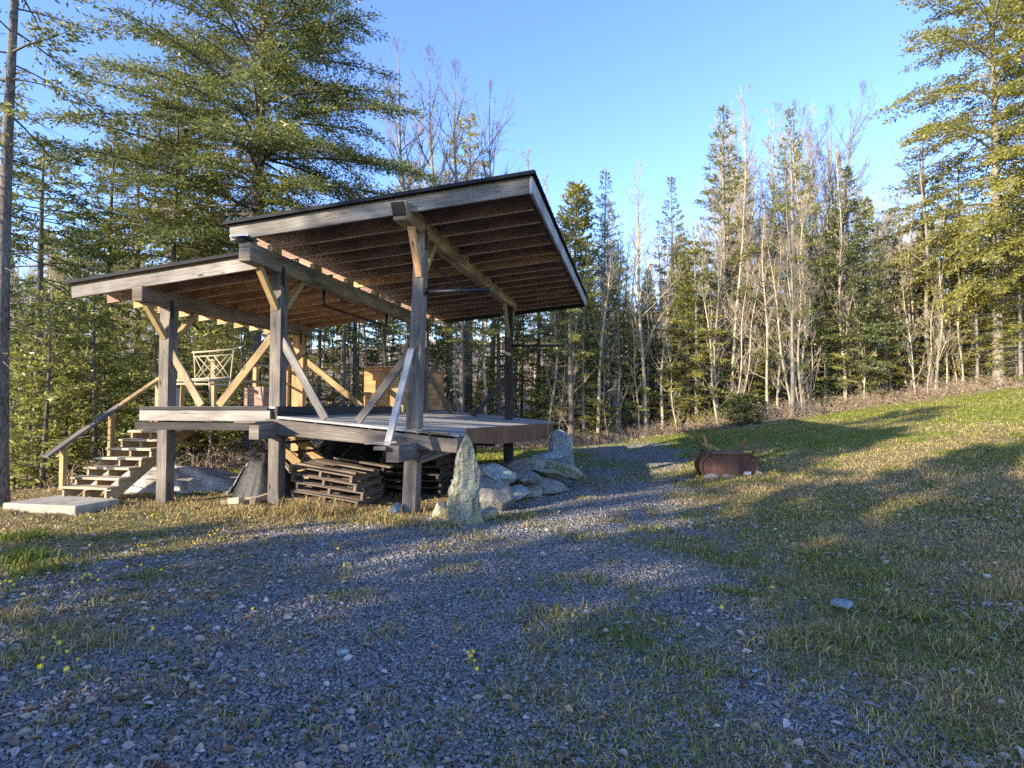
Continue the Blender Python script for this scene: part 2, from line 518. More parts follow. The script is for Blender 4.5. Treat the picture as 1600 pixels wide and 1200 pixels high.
def gravel_mask(x, y):
    c, w = np.interp(y, GY, GC), np.interp(y, GY, GW)
    n = (vnoise(x, y, 0.8, 4, 5) - 0.5) * 1.6 + (vnoise(x, y, 3.0, 3, 6) - 0.5) * 0.7
    d = w - np.abs(x - c) + n
    hole = sstep(0.53, 0.66, vnoise(x, y, 0.85, 4, 21)) * (0.45 + 0.4 * sstep(1.2, -0.2, d))
    return sstep(-0.8, 0.9, d) * sstep(28, 24, y) * (1 - hole)
def litter_mask(x, y):
    return sstep(-0.8, 0.6, y - edge_y(x) + (vnoise(x, y, 0.7, 3, 8) - 0.5) * 2.0)
def green_mask(x, y):
    n = vnoise(x, y, 0.45, 4, 9) * 0.6 + vnoise(x, y, 1.9, 3, 10) * 0.4
    g = sstep(0.40, 0.60, n)
    # the lawn up on the right is greener, the strip beside the shelter is strawy
    far = sstep(9, 16, y)
    near_left = sstep(1.0, -1.5, x) * sstep(12, 8, y) * sstep(-0.62, -0.50, x / np.maximum(y, 1))
    return np.clip((g * (0.55 + 0.45 * far) + 0.28 * far) * (1 - 0.75 * near_left), 0, 1)

def make_ground():
    def axis(lo, a, b, hi, st):
        core = np.arange(a, b, st)
        left, right = [], []
        s, p = st, a
        while p > lo:
            s *= 1.10
            p -= s
            left.append(p)
        s, p = st, core[-1]
        while p < hi:
            s *= 1.10
            p += s
            right.append(p)
        return np.concatenate([left[::-1], core, right])
    xs = axis(-420, -9, 13, 420, 0.10)
    ys = axis(-160, 1.5, 14, 620, 0.09)
    X, Y = np.meshgrid(xs, ys, indexing='ij')
    Z = ground(X, Y)
    gm, lm, gr = gravel_mask(X, Y), litter_mask(X, Y), green_mask(X, Y)
    nx, ny = len(xs), len(ys)
    i = (np.arange(nx - 1)[:, None] * ny + np.arange(ny - 1)[None, :]).ravel()
    F = np.stack([i, i + ny, i + ny + 1, i + 1], 1)
    col = np.stack([gm.ravel(), gr.ravel(), lm.ravel()], 1)
    m, nt, out = new_mat("yard_ground")
    at = N(nt, "ShaderNodeAttribute", attribute_name="Col")
    sep = N(nt, "ShaderNodeSeparateColor")
    nt.links.new(at.outputs["Color"], sep.inputs[0])
    tc = N(nt, "ShaderNodeTexCoord")
    # slate gravel
    v = N(nt, "ShaderNodeTexVoronoi", Scale=34.0, Randomness=1.0)
    nt.links.new(tc.outputs["Object"], v.inputs["Vector"])
    sv = N(nt, "ShaderNodeSeparateColor")
    nt.links.new(v.outputs["Color"], sv.inputs[0])
    gcol = ramp(nt, sv.outputs[0], [(0.1, (0.09, 0.088, 0.086)), (0.5, (0.19, 0.187, 0.185)), (0.9, (0.32, 0.315, 0.312))])
    nb = N(nt, "ShaderNodeTexNoise", Scale=3.5, Detail=6, Roughness=0.7)
    nt.links.new(tc.outputs["Object"], nb.inputs["Vector"])
    soil = ramp(nt, nb.outputs[0], [(0.35, (0.085, 0.065, 0.045)), (0.65, (0.16, 0.13, 0.095))])
    sf = ramp(nt, nb.outputs[0], [(0.52, (0, 0, 0)), (0.68, (0.6,) * 3)])
    gcol = mixc(nt, sf, gcol, soil)
    # turf: straw against green
    nf = N(nt, "ShaderNodeTexNoise", Scale=22.0, Detail=6, Roughness=0.75)
    nt.links.new(tc.outputs["Object"], nf.inputs["Vector"])
    straw = ramp(nt, nf.outputs[0], [(0.3, (0.10, 0.075, 0.04)), (0.5, (0.27, 0.205, 0.105)), (0.7, (0.44, 0.345, 0.19))])
    green = ramp(nt, nf.outputs[0], [(0.3, (0.06, 0.075, 0.017)), (0.5, (0.16, 0.18, 0.04)), (0.7, (0.28, 0.28, 0.085))])
    turf = mixc(nt, sep.outputs[1], straw, green)
    # forest floor of dead leaves
    v2 = N(nt, "ShaderNodeTexVoronoi", Scale=9.0)
    nt.links.new(tc.outputs["Object"], v2.inputs["Vector"])
    s2 = N(nt, "ShaderNodeSeparateColor")
    nt.links.new(v2.outputs["Color"], s2.inputs[0])
    lit = ramp(nt, s2.outputs[1], [(0.1, (0.13, 0.09, 0.055)), (0.5, (0.30, 0.215, 0.13)), (0.9, (0.46, 0.35, 0.23))])
    c = mixc(nt, sep.outputs[0], turf, gcol)
    c = mixc(nt, sep.outputs[2], c, lit)
    add = N(nt, "ShaderNodeMath", operation='ADD')
    nt.links.new(v.outputs["Distance"], add.inputs[0])
    nt.links.new(nf.outputs[0], add.inputs[1])
    principled(nt, out, c, 0.92, add.outputs[0], 0.8, 0.03, spec=0.2)
    me = np_mesh("ground", np.stack([X.ravel(), Y.ravel(), Z.ravel()], 1), F, m, col, smooth=True)
    o = link_mesh("ground", me)
    o['kind'] = "structure"
make_ground()
# ------------------------------------------------------------------ the timber shelter
TH = math.atan(190 / F_PX)
RU = Vector((math.cos(TH), -math.sin(TH), 0))      # along the rafters, towards the lawn
RV = Vector((math.sin(TH), math.cos(TH), 0))       # along the big beams, away from the drive
O3 = Vector((-1.435, 8.92, 0))
def W(u, v, z):
    return O3 + RU * u + RV * v + Vector((0, 0, z))
U1, U2, U3 = -4.40, -2.35, 0.0
VB1, VB = 3.88, 6.70

pav = empty("timber_pavilion", O3, 0, "open timber pavilion with two stepped black shed roofs over a raised plank stage", "pavilion")
BV = 0.006
def part(name, mat, p0, p1, w, h, up=(0, 0, 1), parent=pav, bevel=BV, label=None, **k):
    o = MB().beam(p0, p1, w, h, up, **k).build(name, M[mat], parent, bevel)
    if label:
        o['label'] = label
    return o

PW = 0.19
# posts: (u, v, z_foot, z_top, lean)
def post(u, v, z0, z1, mat='grey_wood', w=PW, lean=0.0, w1=None):
    w1 = w1 or w
    return part("post", mat, W(u - lean, v, z0), W(u, v, z1), w, w, up=RV, h1=w1, w1=w1)
g1, g2, g3 = gz(*W(U1, 0, 0).xy), gz(*W(U2, 0, 0).xy), gz(*W(U3, 0, 0).xy)
post(U1, 0, g1 - .3, 3.26)
post(U2, 0, g2 - .3, 3.74)
post(U3 + .06, 0, g3 - .3, 4.24, w=0.22, lean=0.16, w1=0.17)
post(U1, VB1, -.7, 3.26, 'rafter_red')
post(U2, VB, -.5, 3.74, 'beam_wood')
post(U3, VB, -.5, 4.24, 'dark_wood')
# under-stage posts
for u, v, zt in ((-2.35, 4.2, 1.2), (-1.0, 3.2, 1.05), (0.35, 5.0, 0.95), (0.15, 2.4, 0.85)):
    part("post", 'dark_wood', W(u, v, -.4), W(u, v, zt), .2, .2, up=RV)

# three main beams
def mainbeam(u, v0, v1, zb, h, mat, w=.2):
    o = part("main_beam", mat, W(u, v0, zb + h / 2), W(u, v1, zb + h / 2), w, h, bevel=0.012)
    return o
mainbeam(U1, -.66, VB1 + .45, 3.25, .24, 'beam_wood')
bB = mainbeam(U2, -.88, VB + .3, 3.725, .28, 'beam_wood')
bC = mainbeam(U3, -.74, VB + .55, 4.225, .28, 'tan_beam')
# black end of the upper beam (old paint) and its cut-back corner
part("beam_end", 'dark_wood', W(U3, -.775, 4.335), W(U3, -.742, 4.355), .19, .25, bevel=.004, parent=bC)
part("flashing", 'flashing', W(U2 - .03, -.98, 4.075), W(U2 - .03, -.70, 4.055), .30, .012, up=(0, 0, 1), parent=bB, bevel=0)
part("flashing_bracket", 'dark_wood', W(U2 - .05, -.92, 4.03), W(U2 - .05, -.70, 4.02), .12, .05, parent=bB)

# roofs ------------------------------------------------------------
SL = 0.084
def ztop(u):            # upper roof: top of rafters
    return 4.60 + SL * u
def zlow(u):            # lower roof
    return 3.88 + 0.0965 * (u - (-2.57))
RH = 0.225
def rafter(u0, u1, v, zf, mat, h=RH, t=.042):
    """one rafter; its weathered lower edge is a strip of its own"""
    a, b = W(u0, v, zf(u0) - h / 2), W(u1, v, zf(u1) - h / 2)
    o = part("rafter", mat, a, b, t, h, bevel=0)
    part("rafter_edge", 'edge_pale', W(u0 + .002, v, zf(u0) - h - .006), W(u1 - .002, v, zf(u1) - h - .006), t + .004, .011, bevel=0, parent=o)
    return o
UL, UR = -2.82, 1.83         # upper roof edges
V0, V1 = -.55, 8.75
nU = 15
for i in range(1, nU):
    v = V0 + (V1 - V0) * i / nU
    red = i in (6,) or (i > 8 and i % 3 == 0)
    rafter(UL + .02, UR - .05, v, ztop, 'rafter_red' if i == 6 else 'rafter_dark')
L0, L1 = -5.72, U2 - .102
V1L = 4.35
nL = 9
for i in range(1, nL + 1):
    v = V0 + (V1L - V0) * i / nL
    rafter(L0 + .10, L1, v, zlow, 'rafter_red' if i > 1 else 'rafter_dark', h=.205)
# fascias on the front gables
def board(name, mat, P, Q, t, h, **k):
    return part(name, mat, P, Q, t, h, **k)
board("front_fascia", 'pale_wood', W(UL, V0 - .022, ztop(UL) - .118), W(UR, V0 - .022, ztop(UR) - .118), .044, .236)
board("front_fascia", 'pale_wood', W(L0, V0 - .022, zlow(L0) - .112), W(L1 + .10, V0 - .022, zlow(L1 + .10) - .112), .044, .224)
# fascia on the high eave
board("eave_fascia", 'white_wood', W(UR + .022, V0 - .044, ztop(UR) - .115), W(UR + .022, V1 + .02, ztop(UR) - .115), .044, .24)
board("rear_fascia", 'dark_wood', W(UL, V1 + .022, ztop(UL) - .12), W(UR, V1 + .022, ztop(UR) - .12), .044, .25)
board("rear_fascia", 'rafter_red', W(L0 + .1, V1L + .1, zlow(L0 + .1) - .112), W(L1, V1L + .1, zlow(L1) - .112), .044, .224)
# roof boarding and metal sheets (thick slabs)
def slab(name, mat, u0, u1, v0, v1, zf, z_lo, z_hi, parent=pav):
    A = [W(u0, v0, zf(u0) + z_lo), W(u0, v0, zf(u0) + z_hi), W(u1, v0, zf(u1) + z_hi), W(u1, v0, zf(u1) + z_lo)]
    B = [W(u0, v1, zf(u0) + z_lo), W(u0, v1, zf(u0) + z_hi), W(u1, v1, zf(u1) + z_hi), W(u1, v1, zf(u1) + z_lo)]
    m = MB()
    m.hexa(A + B)
    return m.build(name, M[mat], parent)
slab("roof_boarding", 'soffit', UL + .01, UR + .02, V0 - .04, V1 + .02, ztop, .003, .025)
slab("roof_boarding", 'rafter_red', L0 + .02, L1, V0 - .04, V1L + .1, zlow, .003, .025)
def metal_roof(u0, u1, v0, v1, zf):
    r = slab("roof_sheet", 'roof_metal', u0, u1, v0, v1, zf, .028, .046)
    m = MB()
    v = v0 + .08
    while v < v1:
        m.beam(W(u0, v, zf(u0) + .055), W(u1, v, zf(u1) + .055), .03, .02)
        v += .30
    m.build("roof_rib", M['roof_metal'], r)
    e = MB()
    e.beam(W(u0, v0 - .006, zf(u0) + .028), W(u1, v0 - .006, zf(u1) + .028), .012, .05)
    e.build("drip_edge", M['roof_metal'], r)
metal_roof(UL - .06, UR + .09, V0 - .11, V1 + .1, ztop)
metal_roof(L0 - .07, L1 - .01, V0 - .11, V1L + .18, zlow)
# blocks that lift the upper roof off the middle beam
for i in range(0, nU, 2):
    v = V0 + (V1 - V0) * (i + .5) / nU + .1
    part("spacer_block", 'tan_wood', W(U2, v - .13, 4.07), W(U2, v + .13, 4.07), .09, .12)

# knee braces (along the beams)
def knee(u, v, zb, sgn, mat, dv=.62, dz=.62, w=.085, uo=0.0):
    part("knee_brace", mat, W(u + uo, v + sgn * .07, zb - dz), W(u + uo, v + sgn * dv, zb + .01), w, .10, up=RU)
knee(U1, 0, 3.25, -1, 'yellow_wood', .5, .52)
knee(U1, 0, 3.25, 1, 'yellow_wood', .62, .6)
knee(U2, 0, 3.725, -1, 'yellow_wood', .55, .58)
knee(U2, 0, 3.725, 1, 'yellow_wood', .66, .62)
knee(U3 + .05, 0, 4.225, -1, 'rafter_red', .42, .66)
knee(U3 + .03, 0, 4.225, 1, 'yellow_wood', .62, .66)
knee(U1, VB1, 3.25, -1, 'yellow_wood', .6, .6)
knee(U1, VB1, 3.25, 1, 'yellow_wood', .4, .4)
knee(U2, VB, 3.725, -1, 'yellow_wood', .7, .75)
knee(U2, VB, 3.725, 1, 'yellow_wood', .25, .55)
knee(U3, VB, 4.225, -1, 'tan_wood', .6, .8)
knee(U3, VB, 4.225, 1, 'tan_wood', .48, .8)

# long braces (across the front frame)
def brace(P, Q, mat, w=.045, h=.13, label=None):
    d = (Vector(Q) - Vector(P)).normalized()
    up = RV.cross(d)
    return part("diagonal_brace", mat, P, Q, w, h, up=up, label=label)
UD = 1.60        # upper deck level
def stage_z(u, v=0.0):
    return 1.25 - .088 * u
brace(W(U1 + .08, -.02, 2.50), W(U1 + .68, -.02, UD + .01), 'tan_wood')
brace(W(U2 - .09, -.02, 2.72), W(U2 - 1.05, -.02, UD + .01), 'yellow_wood')
brace(W(U2 + .08, -.04, 2.66), W(U2 + .86, -.04, stage_z(U2 + .86) + .02), 'pale_wood')
brace(W(U3 - .12, 0.06, 2.46), W(U3 - 1.0, 0.06, stage_z(U3 - 1.0) + .02), 'grey_wood', h=.12)
brace(W(U3 - .08, VB, 2.32), W(U3 - 1.0, VB, stage_z(-1) - .02), 'dark_wood')
brace(W(U2 + .08, VB, 2.55), W(U2 + .8, VB, stage_z(-1.5)), 'beam_wood')
brace(W(U1 + .08, VB1, 2.75), W(U1 + 1.6, VB1, UD), 'yellow_wood')
part("outrigger_brace", 'white_wood', W(U3 - .06, -.10, 2.46), W(U3 - .10, -.86, 1.06), .10, .05, up=RU.cross(Vector((0, -.48, -.9))), label="bleached white raking prop")

# upper deck --------------------------------------------------------
UDL = -4.78
VD = 4.2
def deckboards(name, mat, poly_u, v0, v1, zf, bw=.14, t=.035, parent=pav):
    """planks that run along u; poly_u(v) gives the u range"""
    m = MB()
    v = v0
    while v < v1 - .02:
        ua, ub = poly_u(v + bw / 2)
        a, b = W(ua, v + bw / 2, zf(ua) - t / 2), W(ub, v + bw / 2, zf(ub) - t / 2)
        m.beam(a, b, bw - .008, t)
        v += bw
    return m.build(name, M[mat], parent)
deckboards("deck_planks", 'deck', lambda v: (UDL, U2 + .06), -.16, VD, lambda u: UD)
part("rim_board", 'pale_wood', W(UDL, -.145, UD - .035 - .115), W(U2 - .02, -.145, UD - .035 - .115), .045, .17)
part("rim_cap", 'dark_wood', W(UDL, -.165, UD - .030), W(U2 - .06, -.165, UD - .030), .022, .056)
part("deck_girder", 'dark_wood', W(UDL - .15, -.03, UD - .32), W(U2 - .12, -.03, UD - .32), .14, .13)
part("deck_girder", 'dark_wood', W(UDL, VD - .1, UD - .2), W(U2, VD - .1, UD - .2), .1, .3)
for k in range(5):
    v = .45 + k * .8
    part("deck_joist", 'dark_wood', W(UDL + .02, v, UD - .13), W(U2, v, UD - .13), .04, .18, bevel=0)
part("rim_board", 'grey_wood', W(UDL - .022, -.1, UD - .13), W(UDL - .022, VD, UD - .13), .045, .19)
part("step_riser", 'dark_wood', W(U2 + .085, -.165, UD - .075), W(U2 + .085, 4.3, UD - .075), .045, .15, label="dark riser board between the upper deck and the stage")

# raked stage -------------------------------------------------------
FR = [(-.17, .70), (.2, .75), (1.2, .86), (3.0, .99), (5.0, 1.07), (6.35, 1.03), (7.2, .98), (8.6, .9)]
fv, fu = [a for a, b in FR], [b for a, b in FR]
def front_u(v):
    return float(np.interp(v, fv, fu))
deckboards("stage_planks", 'deck', lambda v: (U2 + .11 if v < 4.4 else -3.75, front_u(v) - .012), -.16, 8.6, lambda u: stage_z(u))
part("stage_rim", 'grey_wood', W(U2 - .08, -.185, stage_z(U2) - .04 - .125), W(.70, -.185, stage_z(.70) - .04 - .125), .05, .235, h1=.20)
part("stage_nosing", 'pale_wood', W(.02, -.19, stage_z(0) + .012), W(.58, -.19, stage_z(.58) + .012), .16, .03)
part("rim_end", 'grey_wood', W(.655, -.158, stage_z(.68) - .15), W(.72, .22, stage_z(.7) - .15), .05, .20)
for u in (-1.6, -.7, .25):
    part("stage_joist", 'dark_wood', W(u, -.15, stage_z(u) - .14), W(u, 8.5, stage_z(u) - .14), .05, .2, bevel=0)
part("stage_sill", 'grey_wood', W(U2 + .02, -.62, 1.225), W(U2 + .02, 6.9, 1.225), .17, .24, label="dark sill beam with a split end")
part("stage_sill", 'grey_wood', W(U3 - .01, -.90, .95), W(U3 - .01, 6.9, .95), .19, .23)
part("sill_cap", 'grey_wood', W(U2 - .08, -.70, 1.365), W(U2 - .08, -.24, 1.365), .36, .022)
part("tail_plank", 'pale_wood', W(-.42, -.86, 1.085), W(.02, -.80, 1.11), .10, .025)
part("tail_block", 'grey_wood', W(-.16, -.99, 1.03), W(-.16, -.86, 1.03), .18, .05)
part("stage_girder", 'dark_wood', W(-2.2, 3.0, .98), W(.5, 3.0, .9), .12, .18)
part("stage_bracket", 'grey_wood', W(.10, -.05, .80), W(.60, -.1, .98), .09, .10)
# curved rusty apron
def apron(v0, v1, n, mat, name, zt, zb, off=0.0, th=.006):
    m = MB()
    def pt(v, z, o):
        return W(front_u(v) + off + o, v, z)
    for k in range(n):
        a, b = v0 + (v1 - v0) * k / n, v0 + (v1 - v0) * (k + 1) / n
        A = [pt(a, zb(a), 0), pt(a, zt(a), 0), pt(a, zt(a), th), pt(a, zb(a), th)]
        B = [pt(b, zb(b), 0), pt(b, zt(b), 0), pt(b, zt(b), th), pt(b, zb(b), th)]
        m.hexa(A + B)
    return m.build(name, M[mat], pav)
za = lambda v: 1.275 - .014 * v
apron(.06, 6.3, 24, 'rust_sheet', "stage_apron", za, lambda v: np.interp(v, [0, 1.5, 6.3], [1.06, .95, .79]), 0.02)['label'] = "curved rusty steel apron"
apron(6.36, 8.4, 8, 'rust_sheet', "stage_apron", lambda v: 1.14, lambda v: .82, -.02)['label'] = "short rear piece of rusty apron"
part("apron_post", 'tan_wood', W(1.075, 6.33, .78), W(1.075, 6.33, 1.20), .035, .05, up=RV)

# pipes -------------------------------------------------------------
def pipe(name, pts, r=.027, parent=pav):
    return MB().tube(pts, r, 8).build(name, M['pipe'], parent, smooth=True)
def arc_pipe(u, v0, v1, zt, zb):
    pts = [W(u, v0, zt), W(u, v0, zb + .08), W(u, v0 + .025, zb + .025), W(u, v0 + .08, zb), W(u, v1 - .08, zb), W(u, v1 - .025, zb + .025), W(u, v1, zb + .08), W(u, v1, zt)]
    return pipe("hanging_pipe", pts)
arc_pipe(U2 + .02, 1.35, 4.15, 3.73, 3.44)
arc_pipe(U3 - .05, .42, 6.2, 4.23, 3.93)
MB().tube([W(U3 - .05, 3.4, 4.23), W(U3 - .05, 3.4, 3.86)], .014, 6).build("pipe_hanger", M['pipe'], pav)
hp = pipe("side_pipe", [W(.13, -.03, 3.335), W(1.13, -.03, 3.33)], .032)
MB().tube([W(.66, -.03, 3.332), W(.71, -.03, 3.332)], .036, 10).tube([W(.12, -.03, 3.335), W(.16, -.03, 3.335)], .055, 10).tube([W(1.09, -.03, 3.33), W(1.15, -.03, 3.33)], .035, 10).build("pipe_coupling", M['pipe'], hp)
hq = pipe("side_pipe", [W(.1, VB, 3.20), W(1.32, VB, 3.17)], .034)
MB().tube([W(1.27, VB, 3.171), W(1.33, VB, 3.17)], .036, 10).build("pipe_coupling", M['pipe'], hq)
# black straps where posts meet beams
for u, v, z in ((U1, 0, 3.20), (U2, 0, 3.66), (U3 + .05, 0, 4.12), (U1, VB1, 3.2), (U2, VB, 3.66), (U3, VB, 4.12)):
    part("post_strap", 'pipe', W(u + .098, v - .05, z - .14), W(u + .098, v - .05, z + .16), .008, .09, up=RV, bevel=0)

# rail along the open left side of the upper deck ---------------------
for v in (.67, 1.51, 2.79, 3.95):
    z1 = 2.22 if v < 1 else 2.47
    part("rail_post", 'yellow_wood', W(UDL + .06, v, UD - .22), W(UDL + .06, v, z1), .09, .09, up=RV)
part("rail_cap", 'tan_wood', W(UDL + .06, 1.42, 2.49), W(UDL + .06, 4.1, 2.49), .13, .035)
part("mid_rail", 'tan_wood', W(UDL + .125, 1.4, 2.12), W(UDL + .125, 4.1, 2.12), .035, .06)
part("rail_cap", 'tan_wood', W(UDL + .02, VD - .12, 2.49), W(U1 - .1, VD - .12, 2.49), .13, .035)
part("twisted_baluster", 'rail_stick', W(UDL + .1, 3.2, UD), W(UDL + .1, 3.2, 2.3), .035, .035)
part("newel_panel", 'rafter_red', W(U1 + .13, VB1 - .02, UD), W(U1 + .13, VB1 - .02, 2.75), .12, .16, up=RV)

# ------------------------------------------------------------------ front stairs and their pad
pad = MB()
padc = lambda a, b, z: W(a, b, z)
P = [(-6.27, -1.13), (-4.90, -1.15), (-4.86, -.42), (-6.2, -.28)]
gp = gz(*W(-5.4, -.6, 0).xy)
i = len(pad.v)
A = [W(u, v, gp - .12) for u, v in P]
B = [W(u, v, gp + .13) for u, v in P]
pad.hexa(A + B)
po = pad.build("concrete_pad", M['concrete'], None, 0.012)
tag(po, "pale concrete pad at the foot of the wooden stairs", "concrete pad")

SU0, SU1 = -6.06, -5.12
st = empty("wooden_staircase", W(-5.3, -.2, .13), 0, "rough open wooden staircase with a single slanting handrail climbing from the concrete pad", "staircase")
RISE, RUN = .147, .222
nst = 9
sv0, sz0 = -.42, gp + .13
for k in range(nst):
    z = sz0 + RISE * (k + 1) + (.02 if k == 0 else 0)
    v = sv0 + RUN * k
    part("tread", 'tread_wood', W(SU0 + random.uniform(-.03, .02), v + .13, z - .02), W(SU1 + random.uniform(-.02, .03), v + .13, z - .02), .27, .04, parent=st)
for u in (SU0 + .06, (SU0 + SU1) / 2, SU1 - .05):
    m = MB()
    # sawtooth stringer: a raking board with triangular seats
    v_end, z_end = sv0 + RUN * nst, sz0 + RISE * nst
    m.beam(W(u, sv0 + .14, sz0 - .0), W(u, v_end + .15, z_end - .02 - .08), .045, .17, up=RU.cross(Vector((0, .83, .55))))
    for k in range(nst):
        v, z = sv0 + RUN * k, sz0 + RISE * (k + 1) - .045
        a = [W(u - .022, v + .03, z - RISE + .01), W(u - .022, v + .03, z), W(u + .022, v + .03, z), W(u + .022, v + .03, z - RISE + .01)]
        b = [W(u - .022, v + .24, z - .03), W(u - .022, v + .24, z), W(u + .022, v + .24, z), W(u + .022, v + .24, z - .03)]
        m.hexa(a + b)
    m.build("stringer", M['tan_wood'], st, 0.003)
ru = SU0 + .02
rp = [(-.22, sz0 + .15, 0.62), (.62, sz0 + .62, .76), (1.62, 1.2, 1.02)]
part("rail_post", 'yellow_wood', W(ru, -.36, sz0 + .10), W(ru, -.36, sz0 + .84), .085, .085, up=RV, parent=st)
part("rail_post", 'yellow_wood', W(ru + .02, .52, sz0 + .50), W(ru + .02, .52, sz0 + 1.38), .085, .085, up=RV, parent=st)
part("rail_post", 'yellow_wood', W(ru + .16, 1.42, sz0 + .9), W(ru + .16, 1.42, sz0 + 2.04), .085, .085, up=RV, parent=st)
part("handrail", 'grey_wood', W(ru - .02, -.66, sz0 + .66), W(ru + .03, .64, sz0 + 1.48), .14, .04, parent=st)
part("handrail", 'yellow_wood', W(ru + .03, .642, sz0 + 1.48), W(ru + .20, 1.62, sz0 + 2.15), .14, .04, parent=st)
part("landing_board", 'grey_wood', W(SU0 + .6, 1.40, UD - .16), W(UDL - .05, 1.40, UD - .16), .3, .035, parent=st)

# second stairs behind the deck
s2_ = empty("rear_staircase", W(-3.6, 3.4, 0), 0, "small brown staircase under the back of the upper deck, descending behind the posts", "staircase")
for v in (2.1, 3.0):
    part("stringer", 'yellow_wood', W(-4.55, v, UD - .12), W(-2.85, v, .12), .05, .22, up=RV.cross(Vector((.7, 0, -.6))), parent=s2_)
for k in range(7):
    f = (k + .7) / 7.4
    part("tread", 'tan_wood', W(-4.5 + 1.7 * f, 2.1, UD - .12 - f * 1.4 + .09), W(-4.5 + 1.7 * f, 3.0, UD - .12 - f * 1.4 + .09), .24, .035, parent=s2_)

# ------------------------------------------------------------------ cedar cabinet on the stage
ZB = 1.47
cab = empty("cedar_cabinet", W(-3.0, 7.0, ZB), 0, "long orange cedar clad cabinet with a lid, standing at the back of the stage", "cabinet")
cu0, cu1, cv0, cv1, ch = -3.52, -2.46, 5.5, 8.55, 1.10
def clad(name, P, Q, n, z0, z1, nrm, mat='cedar'):
    m = MB()
    bh = (z1 - z0) / n
    for k in range(n):
        zz = z0 + bh * (k + .5)
        m.beam(Vector(P) + Vector((0, 0, zz)), Vector(Q) + Vector((0, 0, zz)), .02 + .004 * (k % 2), bh - .006)
    return m.build(name, M[mat], cab)
clad("front_boards", W(cu0, cv0, 0), W(cu1, cv0, 0), 7, ZB + .02, ZB + ch, None)
clad("side_boards", W(cu1, cv0 + .02, 0), W(cu1, cv1, 0), 7, ZB + .02, ZB + ch, None)
clad("side_boards", W(cu0, cv0 + .02, 0), W(cu0, cv1, 0), 7, ZB + .02, ZB + ch, None)
clad("back_boards", W(cu0, cv1, 0), W(cu1, cv1, 0), 7, ZB + .02, ZB + ch, None)
part("corner_post", 'yellow_wood', W(cu1 - .02, cv0 - .02, ZB - .01), W(cu1 - .02, cv0 - .02, ZB + ch + .02), .09, .09, up=RV, parent=cab)
part("corner_post", 'yellow_wood', W(cu1 - .24, cv0 - .02, ZB), W(cu1 - .24, cv0 - .02, ZB + ch), .30, .045, up=RV, parent=cab)
part("corner_post", 'yellow_wood', W(cu1 + .01, cv1 - .03, ZB), W(cu1 + .01, cv1 - .03, ZB + ch), .06, .08, up=RV, parent=cab)
lid = MB()
lid.hexa([W(cu0 - .05, cv0 - .06, ZB + ch + .01), W(cu0 - .05, cv0 - .06, ZB + ch + .05), W(cu1 + .06, cv0 - .06, ZB + ch + .05), W(cu1 + .06, cv0 - .06, ZB + ch + .01),
          W(cu0 - .05, cv1 + .05, ZB + ch + .01), W(cu0 - .05, cv1 + .05, ZB + ch + .05), W(cu1 + .06, cv1 + .05, ZB + ch + .05), W(cu1 + .06, cv1 + .05, ZB + ch + .01)])
lid.build("lid", M['rafter_red'], cab, .004)
tag(part("wooden_step", 'tan_wood', W(cu1 - .2, cv0 - .5, ZB + .03), W(cu1 + .12, cv0 - .5, ZB + .03), .26, .17, parent=None), "small pale wooden step block in front of the cedar cabinet", "step")

# ------------------------------------------------------------------ rustic stick chair on the upper deck
c0 = W(-4.44, .72, UD)
chair = empty("stick_chair", c0, 0, "rustic chair of peeled sticks with crossed lattice back on the upper deck", "chair")
def stick(name, a, b, r=.016, r1=None):
    a, b = c0 + RU * a[0] + RV * a[1] + Vector((0, 0, a[2])), c0 + RU * b[0] + RV * b[1] + Vector((0, 0, b[2]))
    return MB().tube([a, a.lerp(b, .5) + Vector((random.uniform(-.01, .01), 0, random.uniform(-.008, .008))), b], [r, r, r1 or r * .9], 7).build(name, M['rail_stick'], chair, smooth=True)
stick("leg", (-.36, -.16, 0), (-.27, -.1, .50))
stick("leg", (.42, -.16, 0), (.33, -.1, .52))
stick("leg", (-.30, .35, 0), (-.42, .42, 1.02))
stick("leg", (.36, .35, 0), (.42, .42, 1.04))
stick("back_rail", (-.46, .42, 1.01), (.46, .42, 1.06), .019)
stick("back_rail", (-.42, .41, .93), (.43, .41, .96), .014)
stick("seat_rail", (-.38, -.12, .46), (.46, -.12, .45), .02)
stick("seat_rail", (-.38, .3, .50), (.42, .3, .53), .02)
stick("seat_rail", (-.32, -.12, .40), (.80, -.10, .37), .018)
stick("seat_rail", (-.34, -.14, .47), (-.34, .34, .48), .015)
stick("seat_rail", (.36, -.14, .47), (.36, .34, .48), .015)
for a, b in ((-.34, .12), (-.16, .30), (-.40, -.1), (.02, .38)):
    stick("lattice_stick", (a, .41, .94), (b, .38, .52), .011)
    stick("lattice_stick", (b + .02, .41, .95), (a + .04, .38, .52), .011)
# covered bin beside the chair
bn = empty("metal_bin", W(-4.66, .45, UD), 0, "grey metal bin with dark band behind the left brace on the upper deck", "bin")
MB().tube([W(-4.66, .45, UD), W(-4.66, .45, UD + .33)], [.075, .085], 18).build("body", M['galv'], bn, smooth=False)
MB().tube([W(-4.66, .45, UD + .33), W(-4.66, .45, UD + .37)], [.09, .085], 18).build("lid", M['bucket'], bn)
tag(part("dark_crate", 'rafter_dark', W(-4.45, 2.2, UD + .2), W(-4.0, 2.2, UD + .2), .35, .38, parent=None, bevel=.01), "dark brown wooden crate behind the stick chair", "crate")
